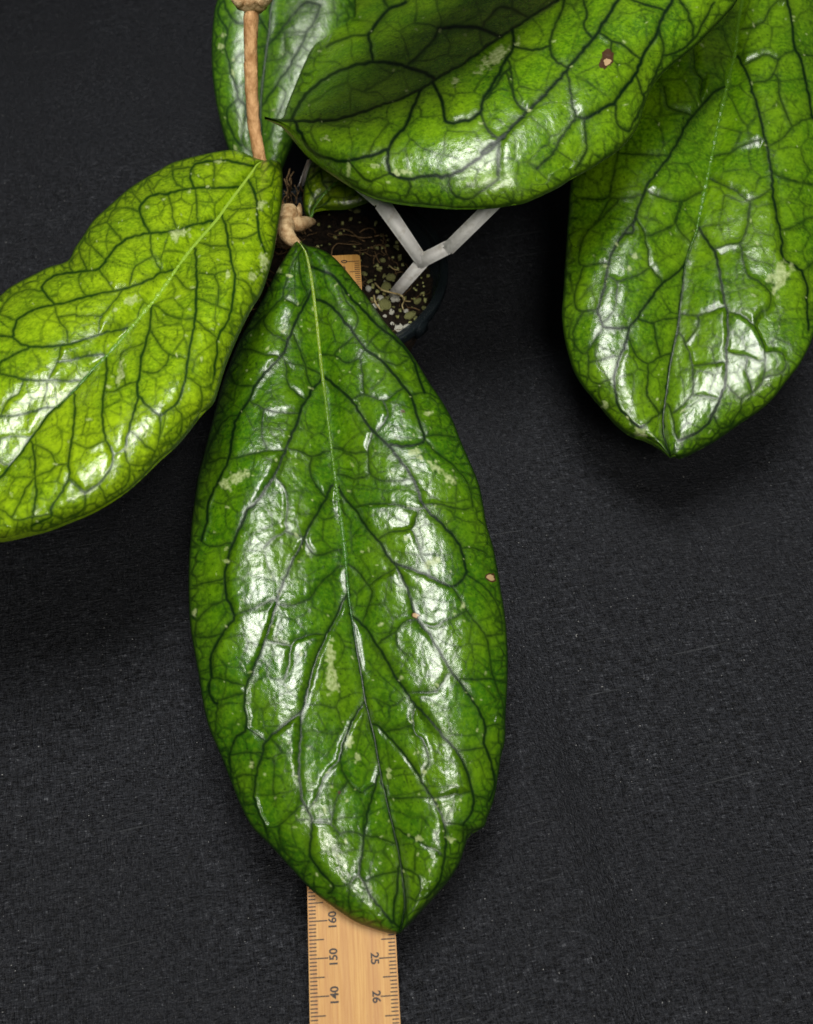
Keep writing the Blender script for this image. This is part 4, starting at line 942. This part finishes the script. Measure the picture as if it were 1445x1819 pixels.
# ---- stem, node and petioles
base_l = Vector(G_left[0, 115]); base_m = Vector(G_main[0, 150]); base_t = Vector(G_top[-1, 115]); base_r = Vector(G_right[0, 110]); base_b = Vector(G_back[0, 60]); base_s = Vector(G_small[0, 45])
NODE = at(510, 388, .066)
S0 = at(508, 400, .036)
STOP = at(447, 12, .122)
OUT = [at(452, -40, .126), at(520, -170, .134), at(760, -330, .134), at(1080, -380, .125), at(1300, -340, .115)]
UND = base_l + Vector((-.0015, .001, -.0055))
sc_ = (STOP.z - UND.z) / (STOP.y - UND.y)
on_stem = lambda x, y: Vector(on_plane([(x, y)], (UND.z - sc_ * UND.y, 0, sc_))[0])
st_o = tube('stem', [S0, NODE - Vector((0, 0, .004)), at(474, 330, .060), UND, on_stem(451, 215), on_stem(446, 110), STOP] + OUT, [.0034, .0034, .0027, .0024, .0025, .0026, .0027, .0026, .0026, .0026, .0025, .0024], M_STEM, plant, 16, .0012, .16, 3)
st_o['label'] = 'bare brown woody stem'
def lump(name, c, r, sc, mat, seed, parent, amp=.35):
    from mathutils import noise as mn
    b_ = bmesh.new(); bmesh.ops.create_icosphere(b_, subdivisions=4, radius=1)
    for v in b_.verts:
        n_ = v.co.normalized(); v.co = n_ * (1 + amp * mn.noise(n_ * 1.6 + Vector((seed, 0, 0))) + amp * .3 * mn.noise(n_ * 6 + Vector((0, seed, 0))))
    b_.transform(Matrix.Translation(c) @ Matrix.Diagonal((r * sc[0], r * sc[1], r * sc[2], 1)))
    m_ = bpy.data.meshes.new(name); b_.to_mesh(m_); b_.free()
    return link(name, m_, mat, parent)
lump('stem_node', at(447, 4, .1235), .0050, (1.15, .8, .8), M_NODE, 4, st_o, .3)
tube('leaf_scar', [at(430, 8, .124), at(420, -6, .126), at(414, -14, .128)], [.0022, .0026, .0016], M_NODE, st_o, 12, .0006, .2, 5)
tube('leaf_scar', [at(462, 6, .124), at(474, -4, .126), at(484, -14, .128)], [.0022, .0024, .0016], M_NODE, st_o, 12, .0006, .2, 6)
tube('stem_node', [at(506, 424, .046), at(505, 408, .060), at(508, 392, .0675), at(513, 378, .0700), at(515, 370, .0705)], [.0042, .0047, .0050, .0044, .0030], M_NODE, st_o, 20, .0006, .30, 21)
def petiole(leaf, pts, rad_, mat, seed):
    return tube('petiole', pts, rad_, mat, leaf, 14, .0007, .15, seed)
petiole(leaf_main, [at(509, 396, .0690), at(508, 410, .0705), at(516, 424, .0700), base_m + Vector((.0004, -.0016, -.0010))], [.0036, .0034, .0027, .0014], M_NODE, 7)
petiole(leaf_small, [at(514, 390, .0680), at(528, 398, .0680), at(544, 395, .0660), base_s + Vector((.0010, -.0010, -.0014))], [.0036, .0031, .0024, .0013], M_NODE, 9)
petiole(leaf_small, [at(526, 388, .0690), at(531, 374, .0705), at(533, 362, .0715)], [.0022, .0015, .0005], M_NODE, 10)
petiole(leaf_left, [NODE, at(474, 340, .064), base_l + Vector((-.0008, -.0010, -.0016))], [.0026, .0022, .0012], M_STEM, 11)
petiole(leaf_top, [OUT[3], (OUT[3] + base_t) / 2 + Vector((0, 0, .002)), base_t + Vector((0, 0, -.001))], [.0022, .0022, .0016], M_STEM, 12)
petiole(leaf_right, [OUT[4], (OUT[4] + base_r) / 2, base_r + Vector((0, 0, -.001))], [.0022, .0022, .0016], M_STEM, 13)
base_h = Vector(G_shade[-1, 40])
petiole(shade_leaf, [OUT[3], (OUT[3] + base_h) / 2 + Vector((0, .004, .004)), base_h + Vector((0, 0, -.001))], [.0022, .0022, .0016], M_STEM, 15)  # stalk joining the added shading leaf to the vine
petiole(leaf_back, [OUT[1], (OUT[1] + base_b) / 2, base_b + Vector((0, 0, -.001))], [.0022, .0022, .0016], M_STEM, 14)
# dry aerial roots beside the node
def aerial(pts, r):
    tube('aerial_root', [at(x, y, z) for x, y, z in pts], np.linspace(r, r * .5, len(pts)), M_FIBRE, st_o, 6, .001)
for k in range(16):
    x, y = random.uniform(503, 536), random.uniform(300, 352); a = random.uniform(-.6, .6); P = []
    for q in range(5):
        P.append((x, y, .052 + .012 * math.sin(q * .8) * random.random())); x += random.uniform(-5, 5) + 4 * math.sin(a); y += random.uniform(6, 14)
    aerial(P + [(516, 388, .064)], random.uniform(.0002, .0004))
